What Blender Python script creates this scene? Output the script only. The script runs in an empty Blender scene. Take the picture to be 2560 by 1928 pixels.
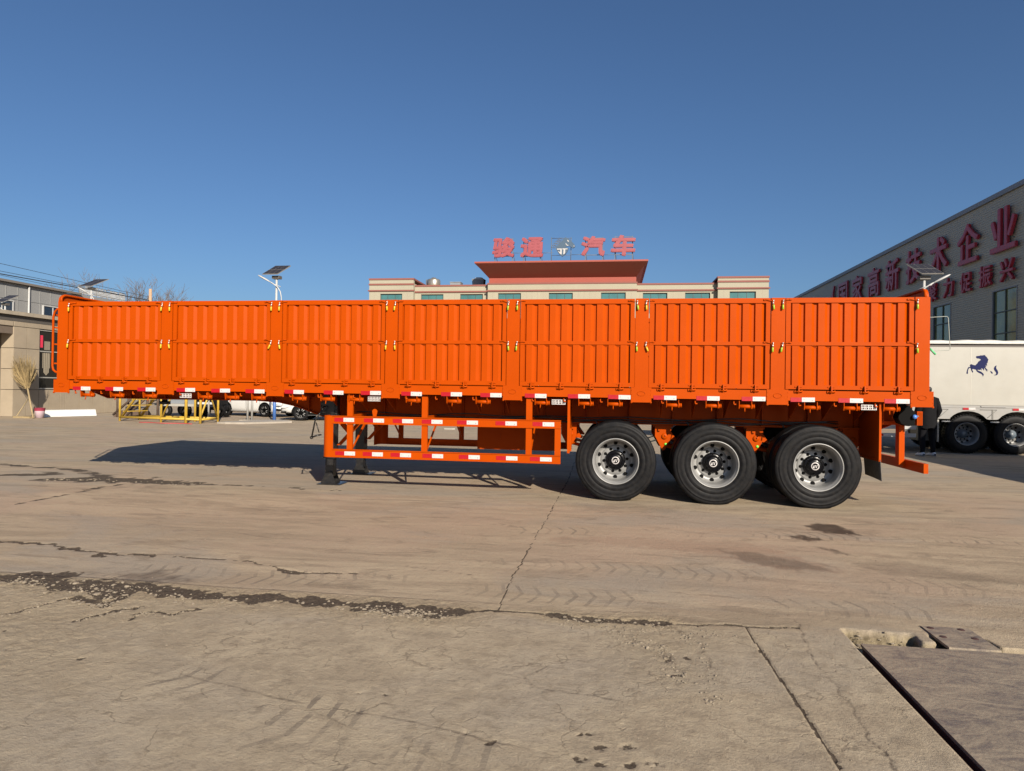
import bpy, math, random
import numpy as np
from mathutils import Vector, Matrix

random.seed(7)
rng = np.random.default_rng(11)
scene = bpy.context.scene
COL = scene.collection
PI = math.pi

# ------------------------------------------------------------------ camera, sky, sun, exposure
cam_data = bpy.data.cameras.new('camera')
cam_data.sensor_width = 36.0
cam_data.lens = 1679.95 / 2560 * 36
cam_data.clip_start = 0.05
cam_data.clip_end = 3000
cam = bpy.data.objects.new('camera', cam_data)
COL.objects.link(cam)
_yaw, _pit, _rol = 0.1473, 0.0068, 0.0149
_fw = Vector((-math.sin(_yaw) * math.cos(_pit), math.cos(_yaw) * math.cos(_pit), math.sin(_pit)))
_r = Vector((math.cos(_yaw), math.sin(_yaw), 0))
_u = _r.cross(_fw)
_R = _r * math.cos(_rol) + _u * math.sin(_rol)
_U = _u * math.cos(_rol) - _r * math.sin(_rol)
_m = Matrix((_R, _U, -_fw)).transposed().to_4x4()
_m.translation = Vector((0, -9.2414, 1.4899))
cam.matrix_world = _m
scene.camera = cam

SUN_DIR = Vector((-1.04, 1.76, -1.0)).normalized()      # the way the light travels
SUN_EL = math.asin(-SUN_DIR.z)
SUN_AZ = math.atan2(-SUN_DIR.x, -SUN_DIR.y)             # clockwise from +Y
world = bpy.data.worlds.new('World')
scene.world = world
world.use_nodes = True
_nt = world.node_tree
_bg = _nt.nodes['Background']
_sky = _nt.nodes.new('ShaderNodeTexSky')
_sky.sky_type = 'NISHITA'
_sky.sun_disc = False
_sky.sun_elevation = SUN_EL
_sky.sun_rotation = SUN_AZ
_sky.altitude = 50
_sky.air_density = 1.0
_sky.dust_density = 1.5
_sky.ozone_density = 7.0
_nt.links.new(_sky.outputs[0], _bg.inputs[0])
_bg.inputs[1].default_value = 0.059
sun_data = bpy.data.lights.new('sun', 'SUN')
sun_data.energy = 4.8
sun_data.angle = math.radians(0.5)
sun_data.color = (1.0, 0.90, 0.76)
sun = bpy.data.objects.new('sun', sun_data)
COL.objects.link(sun)
sun.rotation_euler = (-SUN_DIR).to_track_quat('Z', 'Y').to_euler()
sun.location = (20, -30, 30)
vs = scene.view_settings
vs.view_transform = 'Standard'
vs.look = 'None'
vs.exposure = 0.72
vs.gamma = 1
vs.use_curve_mapping = False
scene.cycles.use_denoising = True
scene.cycles.max_bounces = 6
scene.cycles.diffuse_bounces = 2

# ------------------------------------------------------------------ materials
MATS = {}


def mat(name, col, rough=0.5, metal=0.0, var=0.0, vscale=3.0, bump=0.0, bscale=40.0, coat=0.0, spec=0.5, dust=0.0, stretch=(1, 1, 1)):
    """plain procedural paint / stone / metal: base colour broken up by noise, optional dust film and fine relief"""
    if name in MATS:
        return MATS[name]
    m = bpy.data.materials.new(name)
    m.use_nodes = True
    nt = m.node_tree
    b = nt.nodes['Principled BSDF']
    b.inputs['Base Color'].default_value = (*col, 1)
    b.inputs['Roughness'].default_value = rough
    b.inputs['Metallic'].default_value = metal
    b.inputs['Coat Weight'].default_value = coat
    b.inputs['Coat Roughness'].default_value = 0.12
    b.inputs['Specular IOR Level'].default_value = spec
    tc = nt.nodes.new('ShaderNodeTexCoord')
    mp = nt.nodes.new('ShaderNodeMapping')
    mp.inputs['Scale'].default_value = stretch
    nt.links.new(tc.outputs['Object'], mp.inputs[0])
    if var > 0 or dust > 0:
        n = nt.nodes.new('ShaderNodeTexNoise')
        n.inputs['Scale'].default_value = vscale
        n.inputs['Detail'].default_value = 6
        n.inputs['Roughness'].default_value = 0.62
        nt.links.new(mp.outputs[0], n.inputs['Vector'])
        r = nt.nodes.new('ShaderNodeMapRange')
        r.inputs[1].default_value = 0.3
        r.inputs[2].default_value = 0.7
        r.inputs[3].default_value = 1 - var
        r.inputs[4].default_value = 1 + var * 0.6
        nt.links.new(n.outputs[0], r.inputs[0])
        mx = nt.nodes.new('ShaderNodeVectorMath')
        mx.operation = 'SCALE'
        mx.inputs[0].default_value = col
        nt.links.new(r.outputs[0], mx.inputs['Scale'])
        out = mx.outputs[0]
        if dust > 0:
            n2 = nt.nodes.new('ShaderNodeTexNoise')
            n2.inputs['Scale'].default_value = vscale * 2.7
            n2.inputs['Detail'].default_value = 8
            nt.links.new(mp.outputs[0], n2.inputs['Vector'])
            r2 = nt.nodes.new('ShaderNodeMapRange')
            r2.inputs[1].default_value = 0.42
            r2.inputs[2].default_value = 0.75
            r2.inputs[3].default_value = 0
            r2.inputs[4].default_value = dust
            nt.links.new(n2.outputs[0], r2.inputs[0])
            mm = nt.nodes.new('ShaderNodeMix')
            mm.data_type = 'RGBA'
            nt.links.new(r2.outputs[0], mm.inputs[0])
            nt.links.new(out, mm.inputs[6])
            mm.inputs[7].default_value = (0.36, 0.29, 0.21, 1)
            out = mm.outputs[2]
        nt.links.new(out, b.inputs['Base Color'])
        rr = nt.nodes.new('ShaderNodeMapRange')
        rr.inputs[3].default_value = max(0.02, rough - 0.08)
        rr.inputs[4].default_value = min(1, rough + 0.1)
        nt.links.new(n.outputs[0], rr.inputs[0])
        nt.links.new(rr.outputs[0], b.inputs['Roughness'])
    if bump > 0:
        nb = nt.nodes.new('ShaderNodeTexNoise')
        nb.inputs['Scale'].default_value = bscale
        nb.inputs['Detail'].default_value = 5
        nt.links.new(mp.outputs[0], nb.inputs['Vector'])
        bm_ = nt.nodes.new('ShaderNodeBump')
        bm_.inputs['Strength'].default_value = 1
        bm_.inputs['Distance'].default_value = bump
        nt.links.new(nb.outputs[0], bm_.inputs['Height'])
        nt.links.new(bm_.outputs[0], b.inputs['Normal'])
    MATS[name] = m
    return m


ORANGE = mat('orange_paint', (0.3780, 0.0492, 0.0001), 0.42, var=0.09, vscale=0.9, bump=0.0030, bscale=4, coat=0.0, spec=0.07, dust=0.005)
RUBBER = mat('tyre_rubber', (0.0055, 0.0056, 0.0066), 0.55, var=0.5, vscale=7, bump=0.001, bscale=80, spec=0.15, dust=0.018)
RIM = mat('rim_silver', (0.262, 0.262, 0.256), 0.45, metal=0.3, var=0.15, vscale=8, dust=0.06)
BLACKP = mat('black_paint', (0.010, 0.010, 0.011), 0.35, var=0.2, vscale=6, coat=0.2, dust=0.04)
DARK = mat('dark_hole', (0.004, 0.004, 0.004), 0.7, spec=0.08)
REDT = mat('red_reflector', (0.3410, 0.0025, 0.0099), 0.35, var=0.12, vscale=30)
WHITET = mat('white_reflector', (0.4891, 0.4640, 0.4514), 0.4, var=0.08, vscale=40)
GREYMARK = mat('grey_print', (0.22, 0.20, 0.20), 0.5)
YELLOWT = mat('yellow_sleeve', (0.4960, 0.3410, 0.0124), 0.4, var=0.1)
LIME = mat('lime_sleeve', (0.2520, 0.3720, 0.0180), 0.4)
ZINC = mat('zinc_clip', (0.5040, 0.4620, 0.4200), 0.25, metal=0.6)
FLAPM = mat('flap_rubber', (0.0910, 0.0875, 0.0805), 0.8, var=0.15, vscale=6, dust=0.15)
BLUEP = mat('blue_plastic', (0.06, 0.19, 0.55), 0.4)
GREENB = mat('green_cap', (0.16, 0.75, 0.08), 0.4)
WHITEP = mat('white_paint', (0.3452, 0.3320, 0.2921), 0.4, var=0.05, vscale=2, coat=0.2, dust=0.06)
CARW = mat('car_white', (0.5855, 0.5784, 0.5569), 0.25, var=0.02, coat=0.6)
CARB = mat('car_black', (0.012, 0.012, 0.014), 0.2, coat=0.7)
CARG = mat('car_grey', (0.20, 0.22, 0.24), 0.45, var=0.05)
GLASSD = mat('dark_glass', (0.012, 0.016, 0.020), 0.06, spec=0.7)
GLASST = mat('teal_glass', (0.055, 0.15, 0.15), 0.08, spec=0.7, var=0.25, vscale=0.8)
GLASSO = mat('olive_glass', (0.2000, 0.2300, 0.1100), 0.08, spec=0.8, var=0.5, vscale=0.7)
GREYW = mat('grey_metal_siding', (0.3735, 0.3586, 0.3015), 0.55, var=0.06, vscale=0.5, metal=0.1)
GREYT = mat('grey_trim', (0.20, 0.21, 0.23), 0.5, var=0.06)
SIGNR = mat('red_letter', (0.28, 0.060, 0.070), 0.45, var=0.10, vscale=1.5)
SIGND = mat('crimson_letter', (0.3680, 0.0258, 0.0460), 0.4, var=0.12, vscale=1.5)
STEELB = mat('weathered_steel', (0.10, 0.12, 0.15), 0.6, var=0.2)
LOGOB = mat('steel_blue', (0.0450, 0.0850, 0.1350), 0.5, var=0.06)
BEIGE = mat('beige_facade', (0.3172, 0.2915, 0.2162), 0.75, var=0.06, vscale=0.6, bump=0.003, bscale=15)
REDBROWN = mat('red_brown_trim', (0.2108, 0.0713, 0.0558), 0.7, var=0.08)
REDPAR = mat('red_parapet', (0.2852, 0.0589, 0.0372), 0.65, var=0.07, vscale=0.6)
STONE = mat('stone_cladding', (0.3000, 0.2460, 0.1770), 0.7, var=0.10, vscale=1.6, bump=0.002, bscale=25, dust=0.10)
DARKBAND = mat('grey_band', (0.0780, 0.0690, 0.0600), 0.7, var=0.1)
LGREY = mat('light_grey_wall', (0.2294, 0.2294, 0.2232), 0.6, var=0.05, vscale=0.8)
CONC = mat('concrete_kerb', (0.3224, 0.2852, 0.2356), 0.85, var=0.15, vscale=4, bump=0.004, bscale=30)
YELP = mat('yellow_paint', (0.4836, 0.3100, 0.0341), 0.5, var=0.15, vscale=4, dust=0.15)
POLEW = mat('pole_white', (0.4134, 0.4134, 0.4026), 0.4, var=0.05)
POLEBL = mat('pole_blue', (0.0525, 0.1330, 0.3640), 0.45, var=0.12, vscale=5)
PVCELL = mat('solar_cell', (0.030, 0.028, 0.030), 0.22, var=0.2, vscale=8)
ALU = mat('aluminium', (0.4200, 0.4060, 0.3780), 0.35, metal=0.6, var=0.1)
BROOM = mat('broom_straw', (0.2520, 0.1820, 0.0840), 0.9, var=0.35, vscale=12)
WOOD = mat('wood_stick', (0.2925, 0.2210, 0.1170), 0.8, var=0.2, vscale=10)
PINK = mat('bucket_pink', (0.4680, 0.3575, 0.3900), 0.5, var=0.1)
PINKR = mat('bucket_red', (0.2700, 0.0300, 0.0600), 0.5)
BARK = mat('bark', (0.13, 0.10, 0.08), 0.9, var=0.2)
WIREM = mat('cable_black', (0.03, 0.035, 0.045), 0.7)
JACKET = mat('jacket_black', (0.009, 0.009, 0.010), 0.9, spec=0.1, var=0.25, vscale=9, bump=0.004, bscale=14)
TROUS = mat('trousers_charcoal', (0.008, 0.008, 0.010), 0.9, spec=0.1, var=0.2, vscale=9, bump=0.004, bscale=14)
SHOE = mat('shoe_white', (0.5250, 0.5400, 0.5550), 0.5)
SKINM = mat('skin', (0.42, 0.24, 0.16), 0.55)
HAIRM = mat('hair_black', (0.012, 0.010, 0.010), 0.6)
NAVY = mat('navy_print', (0.008, 0.012, 0.060), 0.5, spec=0.1)
WTGREY = mat('trailer_grey', (0.2635, 0.2582, 0.2451), 0.45, var=0.06, dust=0.12)
CURTAIN = mat('curtain', (0.2100, 0.1800, 0.1300), 0.9, var=0.15, vscale=4, stretch=(6, 6, 0.5))
POSTER = mat('poster_red', (0.60, 0.03, 0.07), 0.6)
TARPW = mat('tarp_white', (0.4712, 0.4588, 0.4216), 0.6, var=0.08, bump=0.02, bscale=6)
TANKM = mat('tank_steel', (0.4340, 0.3920, 0.3220), 0.3, metal=0.7, var=0.15, vscale=3)
LENS = mat('lamp_lens', (0.4900, 0.5040, 0.5040), 0.2, coat=0.4)


def steel_deck_mat():
    m = bpy.data.materials.new('steel_deck')
    m.use_nodes = True
    nt = m.node_tree
    b = nt.nodes['Principled BSDF']
    tc = nt.nodes.new('ShaderNodeTexCoord')
    mp = nt.nodes.new('ShaderNodeMapping')
    mp.inputs['Scale'].default_value = (2.6, 5.0, 1)
    nt.links.new(tc.outputs['Object'], mp.inputs[0])
    n = nt.nodes.new('ShaderNodeTexNoise')
    n.inputs['Scale'].default_value = 1.7
    n.inputs['Detail'].default_value = 10
    n.inputs['Roughness'].default_value = 0.76
    n.inputs['Distortion'].default_value = 1.4
    nt.links.new(mp.outputs[0], n.inputs['Vector'])
    cr = nt.nodes.new('ShaderNodeValToRGB')
    e = cr.color_ramp.elements
    e[0].position = 0.36
    e[0].color = (0.125, 0.103, 0.092, 1)
    e[1].position = 0.66
    e[1].color = (0.33, 0.268, 0.19, 1)
    k = cr.color_ramp.elements.new(0.5)
    k.color = (0.225, 0.183, 0.136, 1)
    nt.links.new(n.outputs[0], cr.inputs[0])
    nt.links.new(cr.outputs[0], b.inputs['Base Color'])
    b.inputs['Roughness'].default_value = 0.6
    b.inputs['Metallic'].default_value = 0.15
    n2 = nt.nodes.new('ShaderNodeTexNoise')
    n2.inputs['Scale'].default_value = 55
    n2.inputs['Detail'].default_value = 6
    nt.links.new(tc.outputs['Object'], n2.inputs['Vector'])
    bp = nt.nodes.new('ShaderNodeBump')
    bp.inputs['Distance'].default_value = 0.003
    nt.links.new(n2.outputs[0], bp.inputs['Height'])
    nt.links.new(bp.outputs[0], b.inputs['Normal'])
    return m


DECKM = steel_deck_mat()

# ------------------------------------------------------------------ mesh helpers
WO = {}     # world origin of every object made here


class MB:
    def __init__(s):
        s.v = []
        s.f = []
        s.mi = []
        s.k = 0          # current material slot
        s.sm = []

    def add(s, vs_, fs_, smooth=False):
        o = len(s.v)
        s.v += [tuple(p) for p in vs_]
        for f in fs_:
            s.f.append(tuple(i + o for i in f))
            s.mi.append(s.k)
            s.sm.append(smooth)
        return s

    def box(s, x0, x1, y0, y1, z0, z1):
        return s.add([(x0, y0, z0), (x1, y0, z0), (x1, y1, z0), (x0, y1, z0), (x0, y0, z1), (x1, y0, z1), (x1, y1, z1), (x0, y1, z1)],
                     [(0, 3, 2, 1), (4, 5, 6, 7), (0, 1, 5, 4), (1, 2, 6, 5), (2, 3, 7, 6), (3, 0, 4, 7)])

    def prism(s, poly, axis, a, b):
        """polygon extruded along an axis; poly holds the two other coordinates in x,y,z order"""
        n = len(poly)

        def P(q, t):
            return (t, q[0], q[1]) if axis == 'x' else (q[0], t, q[1]) if axis == 'y' else (q[0], q[1], t)
        vs_ = [P(q, a) for q in poly] + [P(q, b) for q in poly]
        fs_ = [tuple(range(n - 1, -1, -1)), tuple(range(n, 2 * n))] + [(i, (i + 1) % n, n + (i + 1) % n, n + i) for i in range(n)]
        return s.add(vs_, fs_)

    def tube(s, pts, r, seg=8, caps=True):
        pts = [Vector(p) for p in pts]
        rs = r if isinstance(r, (list, tuple)) else [r] * len(pts)
        vs_ = []
        fs_ = []
        prev = None
        for i, p in enumerate(pts):
            t = (pts[min(i + 1, len(pts) - 1)] - pts[max(i - 1, 0)]).normalized()
            if prev is None:
                a = Vector((0, 0, 1)) if abs(t.z) < 0.9 else Vector((1, 0, 0))
                n1 = t.cross(a).normalized()
            else:
                n1 = (prev - t * prev.dot(t)).normalized()
            n2 = t.cross(n1)
            prev = n1
            for k in range(seg):
                an = 2 * PI * k / seg
                vs_.append(p + (n1 * math.cos(an) + n2 * math.sin(an)) * rs[i])
        for i in range(len(pts) - 1):
            for k in range(seg):
                a = i * seg + k
                b = i * seg + (k + 1) % seg
                fs_.append((a, b, b + seg, a + seg))
        s.add(vs_, fs_, smooth=seg > 5)
        if caps:
            o = len(s.v) - len(vs_)
            s.f += [tuple(o + k for k in range(seg - 1, -1, -1)), tuple(o + (len(pts) - 1) * seg + k for k in range(seg))]
            s.mi += [s.k] * 2
            s.sm += [False] * 2
        return s

    def lathe(s, prof, c=(0, 0, 0), axis='y', seg=48, smooth=True, clampz=None):
        vs_ = []
        fs_ = []
        n = len(prof)
        for k in range(seg):
            an = 2 * PI * k / seg
            ca, sa = math.cos(an), math.sin(an)
            for r, t in prof:
                if axis == 'y':
                    p = [c[0] + r * ca, c[1] + t, c[2] + r * sa]
                elif axis == 'z':
                    p = [c[0] + r * ca, c[1] + r * sa, c[2] + t]
                else:
                    p = [c[0] + t, c[1] + r * ca, c[2] + r * sa]
                if clampz is not None and p[2] < clampz:
                    p[2] = clampz
                vs_.append(p)
        for k in range(seg):
            for i in range(n - 1):
                a = k * n + i
                b = ((k + 1) % seg) * n + i
                fs_.append((a, a + 1, b + 1, b))
        return s.add(vs_, fs_, smooth)

    def mesh(s, name, mats):
        me = bpy.data.meshes.new(name)
        me.from_pydata(s.v, [], s.f)
        if not isinstance(mats, (list, tuple)):
            mats = [mats]
        for m in mats:
            me.materials.append(m)
        me.polygons.foreach_set('material_index', s.mi)
        me.polygons.foreach_set('use_smooth', s.sm)
        me.update()
        return me

    def build(s, name, mats, parent=None, at=(0, 0, 0), rz=0.0):
        return link(name, s.mesh(name, mats), parent, at, rz)


def link(name, me, parent=None, at=(0, 0, 0), rz=0.0):
    o = bpy.data.objects.new(name, me)
    COL.objects.link(o)
    at = Vector(at)
    WO[o.name] = at
    if parent is not None:
        o.parent = parent
        o.location = at - WO[parent.name]
    else:
        o.location = at
    o.rotation_euler = (0, 0, rz)
    return o


def thing(name, label, cat, at=(0, 0, 0), group=None, rz=0.0):
    o = link(name, None, None, at, rz)
    return tag(o, label, cat, group)


def tag(o, label, cat, group=None):
    o['label'] = label
    o['category'] = cat
    if group:
        o['group'] = group
    return o


def struct(o, kind='structure'):
    o['kind'] = kind
    return o


def copy_part(o, parent, at, rz=0.0):
    """copy of a part with its sub-parts (mesh data shared)"""
    c = o.copy()
    COL.objects.link(c)
    at = Vector(at)
    WO[c.name] = at
    c.parent = parent
    c.location = at - WO[parent.name] if parent else at
    c.rotation_euler = (o.rotation_euler.x, o.rotation_euler.y, rz)
    for ch in list(o.children):
        d = ch.copy()
        COL.objects.link(d)
        d.parent = c
        WO[d.name] = at
        for g_ in list(ch.children):
            e = g_.copy()
            COL.objects.link(e)
            e.parent = d
    return c


def glyph(ch, width, height, depth, bold=0.02):
    """one written character as a solid, centred in u, base at v=0; returns (verts, faces) in u,v,w"""
    cu = bpy.data.curves.new('glyph', 'FONT')
    cu.body = ch
    cu.size = 1
    cu.extrude = 0.05
    cu.offset = 0.004
    cu.resolution_u = 2
    ob = bpy.data.objects.new('glyph', cu)
    COL.objects.link(ob)
    dg = bpy.context.evaluated_depsgraph_get()
    me = bpy.data.meshes.new_from_object(ob.evaluated_get(dg))
    bpy.data.objects.remove(ob)
    bpy.data.curves.remove(cu)
    V = np.array([v.co[:] for v in me.vertices])
    F = [tuple(p.vertices) for p in me.polygons]
    bpy.data.meshes.remove(me)
    lo, hi = V.min(0), V.max(0)
    V = (V - lo) / np.maximum(hi - lo, 1e-6)
    V[:, 0] = (V[:, 0] - 0.5) * width
    V[:, 1] *= height
    V[:, 2] = (V[:, 2] - 0.5) * depth
    n = len(V)
    VV, FF = [], []
    st_ = bold * min(width, height)
    for k, (du, dv) in enumerate(((0, 0), (st_, st_ * .6), (-st_, -st_ * .6), (st_ * .7, -st_), (-st_ * .7, st_))):
        q = V.copy()
        q[:, 0] = q[:, 0] * (1 - 2 * bold) + du
        q[:, 1] = (q[:, 1] - height / 2) * (1 - 2 * bold) + height / 2 + dv
        q[:, 2] -= .006 * k
        VV.append(q)
        FF += [tuple(i + n * k for i in f) for f in F]
    return np.concatenate(VV), FF


# ------------------------------------------------------------------ value noise in numpy
_tab = rng.random((512, 512))


def vnoise(x, y):
    xi = np.floor(x).astype(int)
    yi = np.floor(y).astype(int)
    fx = x - xi
    fy = y - yi
    fx = fx * fx * (3 - 2 * fx)
    fy = fy * fy * (3 - 2 * fy)
    a = _tab[xi % 512, yi % 512]
    b = _tab[(xi + 1) % 512, yi % 512]
    c = _tab[xi % 512, (yi + 1) % 512]
    d = _tab[(xi + 1) % 512, (yi + 1) % 512]
    return (a * (1 - fx) + b * fx) * (1 - fy) + (c * (1 - fx) + d * fx) * fy


def fbm(x, y, o=4):
    s = 0
    a = 0.5
    t = 0
    for k in range(o):
        s = s + a * vnoise(x * 2 ** k + 17.3 * k, y * 2 ** k + 9.1 * k)
        t += a
        a *= 0.55
    return s / t


# ------------------------------------------------------------------ ground: one sheet to the horizon, finer towards the middle of the yard
def axis_pts(a, b, step_in, step, grow, far):
    core = list(np.arange(a, b + 1e-6, step_in))
    out = []
    s, p = step_in, b
    while p < far:
        s = min(s * grow, step)
        p += s
        out.append(p)
    neg = []
    s, p = step_in, a
    while p > -far:
        s = min(s * grow, step)
        p -= s
        neg.append(p)
    return np.array(neg[::-1] + core + out)


gx = axis_pts(-5.4, 3.2, 0.0105, 60, 1.035, 600)
_ys = [-600, -300, -150, -80, -45, -30, -22, -17, -14, -12, -10.5, -9.5, -8.8, -8.3]
d_ = 1.15
while d_ < 620:
    _ys.append(d_ - 9.2414)
    d_ += min(max(0.0075, 0.00095 * d_ * d_), 40)
gy = np.array(_ys)
GX, GY = np.meshgrid(gx, gy)
px = GX.ravel()
py = GY.ravel()
NV = px.size
near = (px > -14) & (px < 8) & (py > -8.5) & (py < 8)


def poly_dist(pts, x, y):
    best = np.full(x.shape, 1e9)
    along = np.zeros(x.shape)
    side = np.zeros(x.shape)
    L = 0.0
    for (ax, ay), (bx, by) in zip(pts[:-1], pts[1:]):
        dx, dy = bx - ax, by - ay
        l2 = dx * dx + dy * dy
        l = math.sqrt(l2)
        t = np.clip(((x - ax) * dx + (y - ay) * dy) / l2, 0, 1)
        qx, qy = x - (ax + t * dx), y - (ay + t * dy)
        dd = np.hypot(qx, qy)
        m = dd < best
        best[m] = dd[m]
        along[m] = (L + t * l)[m]
        side[m] = ((dx * qy - dy * qx) / l)[m]
        L += l
    return best, along, side


jx = (fbm(px * 9, py * 9, 4) - 0.5)
jy = (fbm(px * 9 + 50, py * 9 + 50, 4) - 0.5)
jf = (fbm(px * 38 + 5, py * 38, 3) - 0.5)
crack = np.zeros(NV)      # damp earth showing in joints and holes
hgt = np.zeros(NV)
stain = np.zeros(NV)      # wet / oil patches
redd = np.zeros(NV)       # red dirt film
rubble = np.zeros(NV)     # crumbled edge
CR = [  # polyline, half width, depth, wobble
    ([(-11.11, 1.61), (-10.66, 1.5), (-10.22, 1.36), (-9.56, 1.23), (-9.22, 1.21), (-8.57, 0.84), (-7.98, 0.44)], 0.10, 0.006, 0.2),
    ([(-9.58, 0.24), (-9.38, 0.32), (-9.21, 0.42), (-9.09, 0.61)], 0.16, 0.006, 0.25),
    ([(-8.52, 0.07), (-8.32, 0.2), (-8.08, 0.12), (-7.92, 0.38), (-7.52, 0.19), (-7.11, 0.19), (-6.8, 0.17), (-6.5, 0.18), (-6.21, 0.16)], 0.20, 0.006, 0.30),
    ([(-6.21, 0.16), (-5.69, 0.15), (-5.22, 0.11), (-3.9, 0.1)], 0.022, 0.01, 0.06),
    ([(-7.23, -1.94), (-7.22, -1.61), (-7.23, -1.31), (-7.23, -0.99), (-7.27, -0.41), (-7.18, -0.13), (-7.28, 0.7)], 0.028, 0.012, 0.10),
    ([(-5.9, -3.66), (-5.43, -3.68), (-5.09, -3.71), (-4.78, -3.84), (-4.54, -3.89), (-4.3, -3.92), (-4.14, -3.89), (-3.92, -3.88)], 0.038, 0.008, 0.16),
    ([(-3.74, -3.88), (-3.4, -3.9), (-3.04, -3.9), (-2.76, -4.0), (-2.58, -4.12), (-2.41, -4.14), (-2.0, -4.06)], 0.014, 0.006, 0.05),
    ([(-2.66, -4.07), (-2.58, -4.12), (-2.46, -4.14)], 0.03, 0.01, 0.03),
    ([(-6.2, -4.8), (-4.52, -4.81), (-4.42, -4.72), (-4.29, -4.7), (-4.02, -4.8), (-3.88, -4.82), (-3.79, -4.72), (-3.62, -4.74), (-3.46, -4.81), (-3.46, -4.66), (-3.25, -4.78), (-3.05, -4.8), (-2.86, -4.81), (-2.66, -4.83), (-2.46, -4.8), (-2.0, -4.79), (-1.72, -4.81), (-1.47, -4.76), (-1.24, -4.84), (-0.98, -4.83)], 0.085, 0.006, 0.12),
    ([(-4.45, -4.70), (-4.29, -4.68), (-4.15, -4.74)], 0.15, 0.006, 0.16),
    ([(-3.75, -4.74), (-3.6, -4.76), (-3.5, -4.86)], 0.13, 0.006, 0.16),
    ([(-1.6, -4.82), (-1.3, -4.86), (-1.1, -4.86)], 0.11, 0.006, 0.14),
    ([(-0.98, -4.82), (-0.73, -4.76), (-0.55, -4.75), (-0.32, -4.78)], 0.018, 0.006, 0.05),
    ([(-0.36, -4.77), (-0.16, -4.82), (0.16, -4.80), (0.36, -4.79)], 0.045, 0.010, 0.06),
    ([(0.36, -4.79), (0.6, -4.77), (0.87, -4.74), (1.2, -4.72)], 0.010, 0.01, 0.05),
    ([(-3.95, -5.47), (-3.86, -5.45), (-3.77, -5.41), (-3.78, -5.23), (-3.72, -5.09)], 0.016, 0.006, 0.10),
    ([(-3.3, -5.45), (-3.3, -5.36), (-3.2, -5.27), (-3.12, -5.11)], 0.014, 0.006, 0.10),
    ([(-3.02, -5.41), (-3.05, -5.29), (-2.95, -5.2), (-2.8, -5.22), (-2.74, -5.12)], 0.016, 0.006, 0.10),
    ([(-3.68, -5.03), (-3.45, -5.12), (-3.36, -5.13), (-3.42, -4.86)], 0.040, 0.010, 0.09),
    ([(-0.74, 7.5), (-0.74, 4.5), (-0.70, 2.0), (-0.72, 0.0), (-0.72, -1.45), (-0.75, -2.4), (-0.75, -3.27), (-0.76, -3.77), (-0.76, -4.24), (-0.74, -4.75)], 0.0056, 0.002, 0.03),
    ([(0.87, -4.74), (0.88, -5.14), (0.90, -5.59), (0.91, -5.93), (0.92, -6.18), (0.94, -6.7), (0.96, -7.4)], 0.0058, 0.007, 0.02),
    ([(1.22, -4.56), (1.17, -4.96), (1.15, -5.28), (1.16, -5.46), (1.16, -5.73), (1.14, -5.92), (1.13, -6.09), (1.14, -6.22), (1.13, -6.7), (1.12, -7.4)], 0.0026, 0.003, 0.045),
    ([(0.35, -4.82), (0.46, -4.98), (0.55, -5.13), (0.53, -5.49), (0.5, -5.79), (0.51, -5.88)], 0.0035, 0.004, 0.08),
    ([(0.0, -4.89), (0.1, -5.13), (0.3, -5.18), (0.36, -5.48), (0.34, -5.67)], 0.005, 0.006, 0.09),
    ([(-0.32, -5.54), (-0.39, -5.72), (-0.39, -5.88), (-0.15, -5.9), (0.05, -5.95), (0.16, -6.0)], 0.0025, 0.003, 0.07),
    ([(-2.2, -6.05), (-1.6, -6.2), (-0.99, -6.3), (-0.63, -6.38), (-0.44, -6.43), (-0.22, -6.49)], 0.002, 0.002, 0.03),
    ([(-1.75, -3.75), (-1.4, -3.85), (-1.1, -3.95), (-0.95, -4.2)], 0.003, 0.002, 0.05),
]
for pts, hw, dep, wob in CR:
    P_ = np.array(pts)
    bb = (px > P_[:, 0].min() - 0.6) & (px < P_[:, 0].max() + 0.6) & (py > P_[:, 1].min() - 0.6) & (py < P_[:, 1].max() + 0.6)
    dd, al, sd = poly_dist(pts, px[bb] + jx[bb] * wob * 1.6, py[bb] + jy[bb] * wob * 1.6)
    wv = hw * (0.45 + 1.1 * vnoise(al * 5 + hw * 900, al * 0 + 3.3)) + jf[bb] * hw * 0.9
    if hw < .0052:      # hairline: only a soft dirty line
        c = np.clip(1 - dd / (.006 + hw), 0, 1) * np.clip(vnoise(al * 9 + 2, al * 0 + 7.7) * 1.6 - .1, .15, 1)
        stain[bb] = np.maximum(stain[bb], .85 * c)
        hgt[bb] = np.minimum(hgt[bb], -.002 * c)
        continue
    c = np.clip((wv - dd) / (hw * 0.5) + 0.5, 0, 1)
    crack[bb] = np.maximum(crack[bb], c)
    hgt[bb] = np.minimum(hgt[bb], -dep * c)
    rb = np.clip(1 - (dd - wv) / (0.05 + hw * 2.4), 0, 1) * min(1, hw / 0.03)
    rubble[bb] = np.maximum(rubble[bb], rb * (py[bb] < -4.6))
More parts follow.
